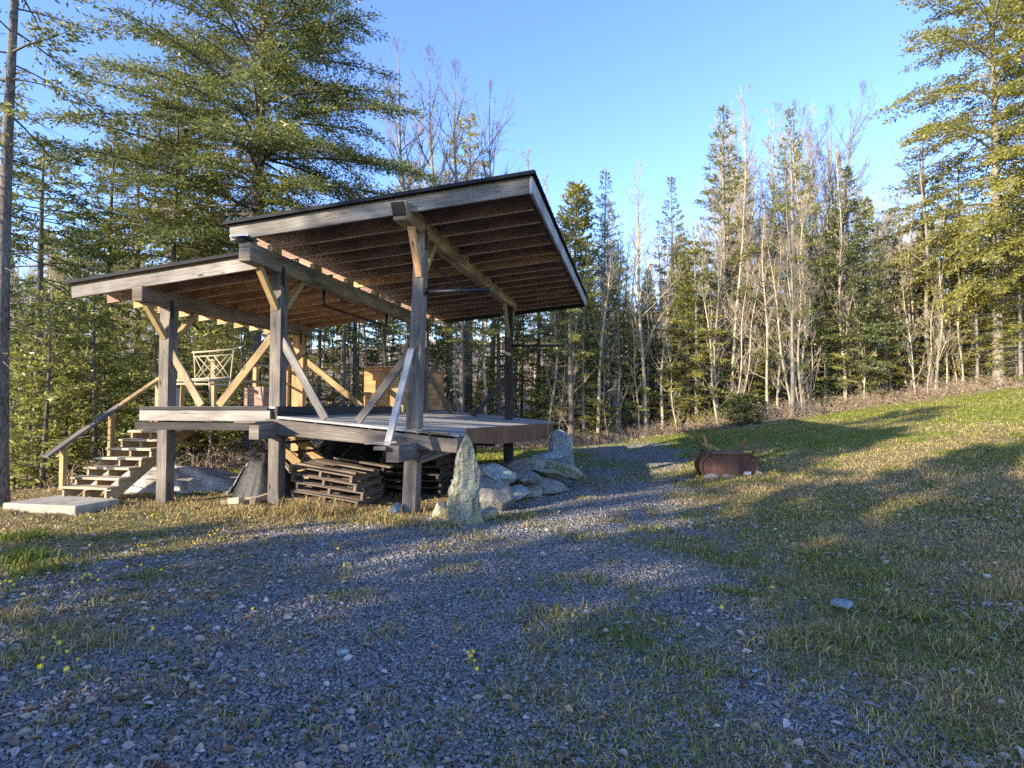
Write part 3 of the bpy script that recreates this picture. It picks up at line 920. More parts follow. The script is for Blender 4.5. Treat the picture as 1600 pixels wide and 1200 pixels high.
# ------------------------------------------------------------------ pallets under the stage
def make_pallet(wood, label, sx=1.15, sy=1.0):
    e = empty("pallet", (0, 0, 0), 0, label, "pallet", "pallets stacked under the stage")
    for x in (-sx / 2 + .03, 0, sx / 2 - .03):
        MB().beam((x, -sy / 2, .06), (x, sy / 2, .06), .045, .085).build("stringer", M[wood], e, .003)
    t, b = MB(), MB()
    n = 7
    for k in range(n):
        y = -sy / 2 + .05 + (sy - .1) * k / (n - 1)
        t.beam((-sx / 2 + random.uniform(-.02, .02), y, .113), (sx / 2 + random.uniform(-.02, .02), y, .113), .10, .02)
    for y in (-sy / 2 + .05, 0, sy / 2 - .05):
        b.beam((-sx / 2, y, .008), (sx / 2, y, .008), .10, .02)
    t.build("top_boards", M[wood], e)
    b.build("bottom_boards", M[wood], e)
    return e
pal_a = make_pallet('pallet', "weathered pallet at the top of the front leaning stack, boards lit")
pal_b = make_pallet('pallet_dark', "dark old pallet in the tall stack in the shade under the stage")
base = W(-1.62, .62, 0)
gb = gz(base.x, base.y)
first = True
def put(proto, used, x, y, z, rz, tilt, roll, label):
    o = proto if not used else copy_tree(proto)
    o.location = (x, y, z)
    o.rotation_euler = (roll, tilt, rz)
    o['label'] = label
    return o
fl = ["bottom pallet of the low front stack leaning right under the stage",
      "second pallet from the bottom of the low front stack under the stage",
      "third pallet from the bottom of the low front stack, pale front edge in the sun",
      "top pallet of the low front stack beside the middle post, pale boards lit"]
for k in range(4):
    put(pal_a, k > 0, base.x + .04 * math.sin(k * 2.2) - .1 * (k == 3), base.y + .05 * k, gb + .07 + .128 * k, -TH * .8 + .06 * math.sin(k * 1.7), .14, 0.02, fl[k])
tall = W(-.75, 2.15, 0)
gt = gz(tall.x, tall.y)
for k in range(6):
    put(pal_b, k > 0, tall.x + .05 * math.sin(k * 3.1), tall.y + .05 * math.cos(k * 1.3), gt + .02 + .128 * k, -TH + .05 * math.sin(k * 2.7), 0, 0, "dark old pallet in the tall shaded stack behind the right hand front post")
for k in range(3):
    o = MB().beam(W(-2.05 + .18 * k, .15 + .25 * k, gb + .68 + .03 * k), W(-1.12 + .22 * k, .30 + .18 * k, gb + .53 + .035 * k), .13, .03).build("loose_board", M['pallet'], None, .003)
    tag(o, ["pale loose board lying on the front edge of the low pallet stack", "loose board lying mid way back on the low pallet stack", "loose board lying furthest back on the low pallet stack"][k], "board", "loose boards on the pallets")

# scrap blocks by the middle post
for k, (u, v, a, L, t, lab) in enumerate([(-3.05, -.05, .3, .42, .10, "squared wood offcut, nearest the snow, beside the black plastic heap"),
                                   (-2.86, -.28, -.5, .36, .10, "wood offcut lying in front of the offcut heap by the middle post"),
                                   (-2.72, .05, .9, .40, .09, "wood offcut leaning up on the heap left of the middle post"),
                                   (-2.62, -.2, -1.0, .34, .08, "short pale wood offcut touching the foot of the middle post"),
                                   (-2.95, .25, .1, .5, .08, "long flat wood offcut at the back of the offcut heap")]):
    p = W(u, v, 0)
    z = gz(p.x, p.y) + .05 + .05 * (k % 2)
    d = (RU * math.cos(a) + RV * math.sin(a)) * (L / 2)
    tag(MB().beam(p + Vector((0, 0, z)) - d, p + Vector((0, 0, z + .05 * (k % 3))) + d, t, t * .9).build("wood_offcut", M['tan_wood'], None, .005), lab, "offcut", "wood offcuts by the middle post")

tag(MB().beam(W(-3.55, 1.4, 1.02), W(-2.45, .6, .48), .07, .03).build("leaning_board", M['tan_wood'], None, .003), "thin pale board slanting down to the right behind the middle post", "board")
tag(MB().beam(W(-2.2, 1.3, .40), W(-1.72, 1.6, 1.04), .03, .03).build("leaning_pole", M['dark_wood'], None), "thin dark pole slanting up beside the middle post", "pole")

# ------------------------------------------------------------------ draped sheets and snow: lumpy mounds
def mound(name, cx, cy, rx, ry, h, mat, rz=0.0, seed=0, n=44, fold=.12, power=2.2, rough=3.0, parent=None):
    """a covered heap: height field over an ellipse, with folds running down its sides"""
    th = np.linspace(0, 2 * np.pi, n, endpoint=False)
    rr = np.linspace(0, 1, 22)
    T, Rr = np.meshgrid(th, rr, indexing='ij')
    fx = 1 + fold * (vnoise(np.cos(T) * 2 + 5, np.sin(T) * 2 + 5, 2.5, 3, seed) - .5) * 2
    X, Y = Rr * np.cos(T) * rx * fx, Rr * np.sin(T) * ry * fx
    c, s = math.cos(rz), math.sin(rz)
    XX, YY = cx + X * c - Y * s, cy + X * s + Y * c
    Z = h * (1 - Rr ** power)
    Z = Z * (0.75 + 0.5 * vnoise(X, Y, rough / max(rx, ry), 4, seed + 3))
    Z = Z + h * fold * .7 * np.sin(T * 13 + 5 * vnoise(X, Y, 2, 2, seed)) * Rr * (1 - Rr ** 4) * .5
    Z = ground(XX, YY) + Z - .03
    verts = np.stack([XX.ravel(), YY.ravel(), Z.ravel()], 1)
    m = len(rr)
    F = []
    for i in range(n):
        j = (i + 1) % n
        for k in range(m - 1):
            F.append((i * m + k, i * m + k + 1, j * m + k + 1, j * m + k))
    me = np_mesh(name, verts, np.array(F), M[mat], smooth=True)
    return link_mesh(name, me, parent)
p = W(-3.15, 1.0, 0)
tag(mound("plastic_heap", p.x, p.y, .62, .6, .80, 'tarp_black', 0, 4, fold=.22), "crumpled heap under black plastic with a white flap, left of the middle post", "plastic heap")
hp_ = bpy.data.objects["plastic_heap"]
# its white flap: the sheet's pale side turned out over the left of the heap
def flap(cx, cy, rx, ry, h, seed):
    na, nr_ = 60, 34
    A, B = np.meshgrid(np.linspace(R(160), R(214), na), np.linspace(.52, 1.10, nr_), indexing='ij')
    fx = 1 + .22 * (vnoise(np.cos(A) * 2 + 5, np.sin(A) * 2 + 5, 2.5, 3, seed) - .5) * 2
    wr = vnoise(A * 3, B * 5, 1.6, 4, 6) - .5
    X, Y = B * np.cos(A) * rx * fx, B * np.sin(A) * ry * fx
    Z = h * np.clip(1 - B ** 2.0, .015, 1) * (.92 + .5 * wr) + .05 + .05 * wr
    XX, YY = cx + X * 1.06 + .06 * wr, cy + Y * 1.06
    V = np.stack([XX.ravel(), YY.ravel(), (ground(XX, YY) + Z).ravel()], 1)
    idx = np.arange(na * nr_).reshape(na, nr_)
    edge = vnoise(A * 2.2, B * 3, 1.7, 3, 19)[:-1, :-1]
    fr = np.minimum(np.linspace(0, 1, na - 1), np.linspace(1, 0, na - 1))[:, None] * 2
    keep = (edge + .5 * np.minimum(fr, .6) + .22 * np.linspace(0, 1, nr_ - 1)[None, :] > .70).ravel()
    F = np.stack([idx[:-1, :-1].ravel(), idx[1:, :-1].ravel(), idx[1:, 1:].ravel(), idx[:-1, 1:].ravel()], 1)[keep]
    fo = link_mesh("white_flap", np_mesh("white_flap", V, F, M['tarp_white'], smooth=True), hp_)
    fo.modifiers.new("thickness", 'SOLIDIFY').thickness = .006
flap(p.x, p.y, .62, .6, .80, 4)
p = W(-3.0, 3.9, 0)
tag(mound("covered_pile", p.x, p.y, 1.15, .8, 1.08, 'tarp_black', .1, 9, fold=.14, power=2.6), "rounded pile under a tight black sheet behind the low pallet stack", "covered pile")
p = W(-5.85, 1.55, 0)
tag(mound("snow_patch", p.x, p.y, 1.95, .8, .44, 'snow', -.05, 13, n=80, fold=.16, power=2.4, rough=5), "low patch of dirty white old snow behind the wooden stairs", "snow patch")

# ------------------------------------------------------------------ rocks
def rock_mesh(name, dims, mat, seed, sharp=.5, flat=0.0, sub=4, taper=0.0):
    """broken stone: an icosphere cut by random planes, then roughened"""
    import bmesh
    rg = np.random.default_rng(seed)
    bm = bmesh.new()
    bmesh.ops.create_icosphere(bm, subdivisions=sub, radius=1.0)
    V = np.array([v.co[:] for v in bm.verts])
    for k in range(20):
        n = rg.normal(size=3)
        n /= np.linalg.norm(n)
        d = rg.uniform(.46, .80)
        t = V @ n
        V = np.where((t > d)[:, None], V - (t - d)[:, None] * n * .96, V)
    lay = np.sin(V[:, 2] * 9 + 3 * vnoise(V[:, 0], V[:, 1], 1.5, 2, seed)) * .02
    nz = vnoise(V[:, 0] + V[:, 2] * .7, V[:, 1] - V[:, 2] * .5, 2.3, 5, seed) - .5
    V = V * 1.12 * (1 + (.13 * nz + lay * sharp * 1.6))[:, None]
    if taper:
        zz = (V[:, 2] - V[:, 2].min()) / np.ptp(V[:, 2])
        f = 1 - taper * zz ** 1.6
        V[:, 0] *= f
        V[:, 1] *= f
    V = V * np.array(dims)
    for v, c in zip(bm.verts, V):
        v.co = c
    me = bpy.data.meshes.new(name)
    bm.to_mesh(me)
    bm.free()
    me.materials.append(M[mat])
    return me
def rock(name, x, y, dims, mat, seed, label, rot=(0, 0, 0), zc=None, group=None, cat="rock", **k):
    o = link_mesh(name, rock_mesh(name, dims, mat, seed, **k))
    o.location = (x, y, gz(x, y) + (dims[2] * .55 if zc is None else zc))
    o.rotation_euler = rot
    return tag(o, label, cat, group)

# the two standing stones, shaped by hand as stacked cross-sections
def standing_stone(name, x, y, prof, mat, seed, label, rz=0.0, lean=(0, 0), th=.16):
    """prof: list of (z, left, right, depth)"""
    rg = np.random.default_rng(seed)
    nz_, nt_ = 60, 40
    zs = np.linspace(prof[0][0], prof[-1][0], nz_)
    pz = [q[0] for q in prof]
    Lf, Rt, Dp = (np.interp(zs, pz, [q[i] for q in prof]) for i in (1, 2, 3))
    T = np.linspace(0, 2 * np.pi, nt_, endpoint=False)
    V = []
    for i, z in enumerate(zs):
        cx, hw = (Lf[i] + Rt[i]) / 2, (Rt[i] - Lf[i]) / 2
        c, s = np.cos(T), np.sin(T)
        e = 0.48
        X = cx + hw * np.sign(c) * np.abs(c) ** e
        Y = Dp[i] * np.sign(s) * np.abs(s) ** (e * 1.1)
        n = vnoise(T * 1.3 + 7 * seed, np.full(nt_, z * 3.2), 2.2, 4, seed) - .5
        n2 = vnoise(c * 1.5 + 3, s * 1.5 + z * 1.1, 3.0, 4, seed + 2) - .5
        r = 1 + .22 * n + .30 * n2 + .10 * (np.floor(5 * (n2 + .5) + z * 2.5) % 2 - .5)
        V.append(np.stack([cx + (X - cx) * r, Y * r, np.full(nt_, z) + .03 * n], 1))
    V = np.concatenate(V)
    F = []
    for i in range(nz_ - 1):
        for k in range(nt_):
            k2 = (k + 1) % nt_
            F.append((i * nt_ + k, i * nt_ + k2, (i + 1) * nt_ + k2, (i + 1) * nt_ + k))
    me = bpy.data.meshes.new(name)
    me.from_pydata(V.tolist(), [], F + [tuple(range((nz_ - 1) * nt_, nz_ * nt_))])
    me.materials.append(M[mat])
    o = link_mesh(name, me)
    o.location = (x, y, gz(x, y))
    o.rotation_euler = (lean[0], lean[1], rz)
    return tag(o, label, "standing stone")
SS = standing_stone("standing_stone", -.635, 8.05,
    [(-.15, -.20, .22, .13), (0, -.20, .22, .13), (.25, -.22, .19, .14), (.42, -.21, .17, .14), (.50, -.19, .20, .14), (.66, -.13, .20, .13), (.85, -.12, .15, .12), (.98, -.09, .11, .10), (1.08, -.05, .09, .08), (1.17, -.005, .04, .05), (1.205, .0, .025, .02)],
    'stone_green', 5, "tall pointed lichen-green standing stone in front of the stage corner", rz=.25)
SS2 = standing_stone("standing_stone", 1.16, 14.2,
    [(-.15, -.30, .34, .14), (0, -.30, .34, .14), (.3, -.29, .31, .14), (.6, -.28, .28, .13), (.80, -.26, .24, .12), (.92, -.22, .16, .10), (1.0, -.16, .06, .07), (1.03, -.12, -.02, .04)],
    'stone_blue', 12, "broad blue-grey standing slab at the far end of the rock row", rz=-.15, lean=(.03, .02))
RK = "rocks heaped along the stage"
rock("rock", -.72, 9.15, (.42, .36, .30), 'stone_grey', 21, "rounded grey rock half hidden behind the tall pointed stone", (0, .1, .3), group=RK)
rock("rock", -.28, 9.2, (.36, .36, .36), 'stone_grey', 22, "grey boulder just right of the tall pointed stone, with a pale cap", (0, 0, 1.0), group=RK)
rock("rock", -.22, 9.45, (.40, .34, .20), 'stone_blue', 23, "pale flat-topped rock lying on the boulder right of the tall stone", (.1, .2, .2), zc=.52, group=RK)
rock("rock", .22, 10.6, (.44, .36, .15), 'stone_green', 24, "squarish rock low in the middle of the rock row, with a straight crack", (0, -.05, .5), group=RK)
rock("rock", .66, 10.9, (.46, .36, .17), 'stone_grey', 25, "angular brownish rock in the middle of the row beside the slanting slab", (.15, .1, -.3), group=RK)
rock("rock", .35, 11.4, (.55, .4, .18), 'stone_grey', 26, "flat dark rock on top of the middle of the rock row", (.05, -.1, .1), zc=.48, group=RK)
rock("rock", .95, 11.6, (.80, .42, .15), 'stone_green', 27, "long flat greenish slab slanting down to the right towards the drive", (-.25, .40, .10), zc=.36, group=RK)
rock("rock", .75, 12.6, (.60, .4, .20), 'stone_blue', 28, "pale blue flat rock at the top of the heap under the apron", (0, -.08, .2), zc=.52, group=RK)
rock("rock", .95, 13.6, (.26, .26, .34), 'stone_blue', 29, "small upright bluish rock leaning against the broad standing slab", (0, .3, .2), group=RK)
rock("rock", .05, 12.0, (.6, .5, .32), 'stone_grey', 30, "large dark rock in the shade under the apron", (0, 0, .6), group=RK)
rock("rock", -1.02, 8.55, (.20, .22, .17), 'stone_green', 31, "small square mossy rock between the right front post and the tall stone", (0, .05, .1), group=RK)
rock("rock", -.33, 8.42, (.2, .2, .12), 'stone_green', 32, "low rounded rock at the right foot of the tall pointed stone", (0, 0, .4), group=RK)
rock("rock", -1.72, 8.72, (.10, .12, .12), 'stone_blue', 33, "small white stone at the left foot of the right front post", (0, 0, .2), group=RK)

rock("rock", .30, 10.75, (.40, .34, .12), 'stone_grey', 34, "brown layered slab stacked on the squarish rock in the middle of the row", (.1, .12, .9), zc=.30, group=RK)
rock("rock", .72, 11.15, (.38, .30, .11), 'stone_green', 35, "thin slab stacked on the angular rock beside the slanting slab", (-.12, .2, .3), zc=.34, group=RK)
rock("rock", .02, 10.1, (.34, .3, .12), 'stone_blue', 36, "flat slab between the pale capped boulder and the squarish rock", (.1, -.15, .2), zc=.12, group=RK)
# loose stones on the ground
rock("field_stone", 2.62, 4.72, (.12, .10, .045), 'stone_blue', 41, "pale grey flat stone in the shaded grass at the lower right", zc=.03, cat="stone")
rock("field_stone", .36 - 1.45, 3.85, (.05, .04, .03), 'stone_blue', 42, "small pinkish white stone on the gravel low in the photo", zc=.02, cat="stone")

# ------------------------------------------------------------------ overturned rusty tank
tx, ty = 4.72, 12.75
tz = gz(tx, ty)
tank = empty("oil_tank", (tx, ty, tz), R(0), "rusty oval steel tank cut open and overturned with its four pipe legs in the air", "oil tank")
TW, THH, TL = .62, .30, 1.0          # half width, half height of the flattened oval, length
def oval(n=44):
    pts = []
    for k in range(n):
        t = 2 * math.pi * k / n
        c, s = math.cos(t), math.sin(t)
        # flat top and bottom, round ends
        q = abs(c) ** .8
        flat = TW - THH * .95
        ex = max(0.0, abs(c) - .42) / .58
        x_ = abs(c) / .42 * flat if abs(c) < .42 else flat + THH * .95 * math.sin(ex * math.pi / 2)
        y_ = THH if abs(c) < .42 else THH * math.cos(ex * math.pi / 2)
        pts.append((math.copysign(x_, c), math.copysign(y_, s)))
    return pts
ov = oval()
def loc(x, y, z):
    c, s = math.cos(R(-9)), math.sin(R(-9))
    return Vector((tx + x * c - y * s, ty + x * s + y * c, tz + z))
zc_ = .19
m = MB()
n = len(ov)
ys = [0.0, .02, .25, .5, .75, TL - .02, TL]
sc_ = [.985, 1.0, 1.0, 1.0, 1.0, 1.0, .985]
for a in range(len(ys) - 1):
    for k in range(n):
        k2 = (k + 1) % n
        q = []
        for (yy, ss, kk) in ((ys[a], sc_[a], k), (ys[a], sc_[a], k2), (ys[a + 1], sc_[a + 1], k2), (ys[a + 1], sc_[a + 1], k)):
            q.append(loc(ov[kk][0] * ss, yy, zc_ + ov[kk][1] * ss))
        m.face(q, [(0, 0)] * 4)
m.build("tank_shell", M['rust_tank'], tank, smooth=True)
for y, nm in ((.03, "end_plate"), (TL - .03, "end_plate")):
    m = MB()
    m.face([loc(a * .97, y, zc_ + b * .97) for a, b in ov], [(0, 0)] * n)
    m.build(nm, M['rust_tank'], tank)
for y in (0, TL):
    m = MB().tube([loc(a * .99, y, zc_ + b * .99) for a, b in ov] + [loc(ov[0][0] * .99, y, zc_ + ov[0][1] * .99)], .016, 6, cap=False)
    m.build("rim_seam", M['rust_dark'], tank, smooth=True)
for x, y, dx, L in ((-.40, .04, -.16, .47), (.42, .04, .20, .45), (-.42, .92, -.16, .34), (.36, .92, .18, .34)):
    MB().tube([loc(x, y, zc_ + THH * .82), loc(x + dx, y - .03, zc_ + THH * .82 + L)], .032, 8).build("leg", M['rust_dark'], tank, smooth=True)
MB().tube([loc(-.52, .25, zc_ + .18), loc(-.55, .25, zc_ + .25)], .045, 10).build("pipe_socket", M['rust_dark'], tank)
# ash, and things lying at its mouth
o = MB().tube([(tx + .22, ty - .10, tz + .065), (tx + .37, ty - .15, tz + .085)], [.055, .045], 14).build("tin_can", M['galv'], None, smooth=False)
tag(o, "small silver and black can lying against the rusty tank", "can")
o = MB().tube([(tx + .20, ty - .095, tz + .063), (tx + .24, ty - .108, tz + .07)], [.058, .057], 14).build("can_band", M['bucket'], o)
for k, (dx, dy, d, lab) in enumerate([(-.48, -.12, (.20, .12, .09), "pale stone lying at the left foot of the rusty tank"), (-.12, -.14, (.12, .08, .05), "dark flat stone at the middle foot of the rusty tank"), (.55, -.12, (.12, .1, .06), "small pale stone right of the can at the rusty tank"),
                                      (-1.0, .1, (.2, .1, .03), "thin flat grey stone lying left of the rusty tank")]):
    rock("field_stone", tx + dx, ty + dy, d, 'stone_grey' if k != 2 else 'stone_green', 50 + k, lab, zc=d[2] * .5, cat="stone")

# ------------------------------------------------------------------ coltsfoot in flower
def flower_mesh(seed, nf):
    rg = random.Random(seed)
    s, f = MB(), MB()
    for k in range(nf):
        x, y = rg.gauss(0, .055), rg.gauss(0, .045)
        h = rg.uniform(.06, .13)
        tx_, ty_ = x + rg.uniform(-.02, .02), y + rg.uniform(-.02, .02)
        s.tube([(x, y, -.01), (tx_, ty_, h)], .003, 5)
        c = Vector((tx_, ty_, h))
        ax = Vector((rg.uniform(-.5, .5), rg.uniform(-.9, .1), 1)).normalized()
        x1 = ax.cross(Vector((1, 0, 0))).normalized()
        y1 = ax.cross(x1)
        np_ = 11
        r = rg.uniform(.012, .018)
        for q in range(np_):
            t0, t1 = 2 * math.pi * q / np_, 2 * math.pi * (q + .75) / np_
            tm = (t0 + t1) / 2
            f.face([c, c + (x1 * math.cos(t0) + y1 * math.sin(t0)) * r * .7 + ax * .002, c + (x1 * math.cos(tm) + y1 * math.sin(tm)) * r * 1.15 + ax * .004, c + (x1 * math.cos(t1) + y1 * math.sin(t1)) * r * .7 + ax * .002], [(0, 0)] * 4)
        f.tube([c - ax * .008, c + ax * .004], [.006, .007], 7)
    return s, f
fl_protos = []
for k, nf in enumerate((2, 4, 7, 1)):
    e = empty("coltsfoot", (0, 0, 0), 0, "yellow coltsfoot in flower", "wildflower", "yellow coltsfoot flowering on the gravel")
    s_, f_ = flower_mesh(60 + k, nf)
    s_.build("stems", M['stem'], e)
    f_.build("blossoms", M['petal'], e)
    fl_protos.append([e, False])
FLW = [(230, 862, 1), (300, 850, 0), (330, 838, 2), (345, 848, 2), (418, 848, 1), (527, 858, 0), (550, 892, 1), (255, 892, 0), (225, 895, 3), (282, 865, 1), (140, 852, 0), (85, 885, 2), (120, 912, 0), (147, 910, 1),
       (160, 908, 0), (205, 898, 3), (402, 974, 3), (250, 1003, 3), (84, 1012, 0), (115, 1035, 3), (80, 838, 3), (790, 775, 2), (800, 783, 1), (1020, 830, 2), (1042, 833, 1), (985, 828, 0), (985, 806, 1), (747, 1036, 1), (740, 1048, 0),
       (1200, 722, 1), (1207, 738, 2), (1215, 742, 1), (1192, 728, 0), (905, 732, 2), (915, 725, 1), (1137, 968, 3), (1215, 935, 3), (250, 812, 1), (345, 815, 0), (20, 922, 1), (110, 1050, 0), (60, 1049, 0)]
def cam_ray(px, py):
    x, y = (px - 800) / F_PX, (600 - py) / F_PX
    d = Vector((x, math.cos(PITCH) - y * math.sin(PITCH), math.sin(PITCH) + y * math.cos(PITCH)))
    return d
def on_ground(px, py):
    d = cam_ray(px, py)
    t = 1.0
    for _ in range(4000):
        p = Vector((0, 0, CAM_Z)) + d * t
        if p.z <= gz(p.x, p.y):
            break
        t += .02
    return p
LABF = ["a pair of small yellow coltsfoot flowers {}", "a small clump of yellow coltsfoot {}", "a full clump of yellow coltsfoot blossoms {}", "a single yellow coltsfoot flower {}"]
def whereabouts(px, py):
    if px > 1180 and py < 760: return "in the grass right of the rusty tank"
    if 890 < px < 930 and py < 760: return "beside the broad standing slab"
    if 770 < px < 820 and py < 800: return "at the foot of the rock row"
    if 960 < px < 1060 and py < 850: return "on the drive in front of the rusty tank"
    if py > 960: return "on the nearest gravel"
    if px > 1100: return "at the right edge of the gravel"
    if px < 200: return "in the grass at the left edge"
    if px > 500: return "on the gravel before the pallets"
    return "on the gravel before the stairs and left posts"
for (px, py, k) in FLW:
    p = on_ground(px, py + 6)
    e, used = fl_protos[k]
    o = copy_tree(e) if used else e
    fl_protos[k][1] = True
    o.location = p
    s = random.uniform(.75, 1.05) * (1.25 if p.y > 8 else 1.0)
    o.scale = (s, s, s)
    o.rotation_euler = (0, 0, random.uniform(-.6, .6))
    o['label'] = LABF[k].format(whereabouts(px, py))
# ------------------------------------------------------------------ trees
class Tree:
    """leaf cards (N,4,3)+(N,3) colour, limb segments, and a smooth trunk"""
    def __init__(s):
        s.cards, s.ccol, s.segs, s.trunk = [], [], [], []
    def add_cards(s, c, d, nrm, ln, wd, col):
        d = d / (np.linalg.norm(d, axis=1, keepdims=True) + 1e-9)
        sd_ = np.cross(d, nrm)
        sd_ /= (np.linalg.norm(sd_, axis=1, keepdims=True) + 1e-9)
        ln, wd = ln[:, None], wd[:, None]
        q = np.stack([c, c + d * ln * .42 + sd_ * wd * .5, c + d * ln, c + d * ln * .42 - sd_ * wd * .5], 1)
        s.cards.append(q)
        s.ccol.append(col)
    def add_segs(s, p0, p1, r0, r1):
        s.segs.append(np.concatenate([p0, p1, np.reshape(r0, (-1, 1)), np.reshape(r1, (-1, 1))], 1))
    def crown_arrays(s):
        q = np.concatenate(s.cards)
        c = np.concatenate(s.ccol)
        return q.reshape(-1, 3), np.repeat(c, 4, 0)
    def wood_arrays(s):
        V, F, off = [], [], 0
        if s.segs:
            S = np.concatenate(s.segs)
            p0, p1, r0, r1 = S[:, :3], S[:, 3:6], S[:, 6:7], S[:, 7:8]
            d = p1 - p0
            d /= (np.linalg.norm(d, axis=1, keepdims=True) + 1e-9)
            ref = np.where(np.abs(d[:, 2:3]) < .9, np.array([[0, 0, 1.]]), np.array([[1., 0, 0]]))
            x = np.cross(d, ref)
            x /= np.linalg.norm(x, axis=1, keepdims=True)
            y = np.cross(d, x)
            ring0 = [p0 + (x * math.cos(t) + y * math.sin(t)) * r0 for t in (0, 2.094, 4.189)]
            ring1 = [p1 + (x * math.cos(t) + y * math.sin(t)) * r1 for t in (0, 2.094, 4.189)]
            v = np.stack(ring0 + ring1, 1).reshape(-1, 3)
            b = (np.arange(len(S)) * 6)[:, None]
            f = np.concatenate([b + np.array([[0, 3, 4, 1]]), b + np.array([[1, 4, 5, 2]]), b + np.array([[2, 5, 3, 0]])])
            V.append(v)
            F.append(f)
            off = len(v)
        for pts, rad, n in s.trunk:
            T = np.linspace(0, 2 * np.pi, n, endpoint=False)
            pts, rad = np.array(pts), np.array(rad)
            ring = np.stack([np.cos(T), np.sin(T), np.zeros(n)], 1)
            bump = 1 + .07 * np.sin(3 * T + 1)[None, :, None]
            v = (pts[:, None, :] + ring[None] * rad[:, None, None] * bump).reshape(-1, 3)
            m = len(pts)
            i = np.arange(m - 1)[:, None] * n
            k = np.arange(n)[None, :]
            k2 = (k + 1) % n
            f = np.stack([i + k, i + k2, i + n + k2, i + n + k], -1).reshape(-1, 4) + off
            V.append(v)
            F.append(f)
            off += len(v)
        return np.concatenate(V), np.concatenate(F)
    def meshes(s, name, bark):
        v, f = s.wood_arrays()
        wood = np_mesh(name + "_trunk", v, f, M[bark])
        crown = None
        if s.cards:
            cv, cc = s.crown_arrays()
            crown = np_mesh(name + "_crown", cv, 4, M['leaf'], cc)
        return wood, crown

def jit(rg, n, a):
    return rg.normal(size=(n, 3)) * a

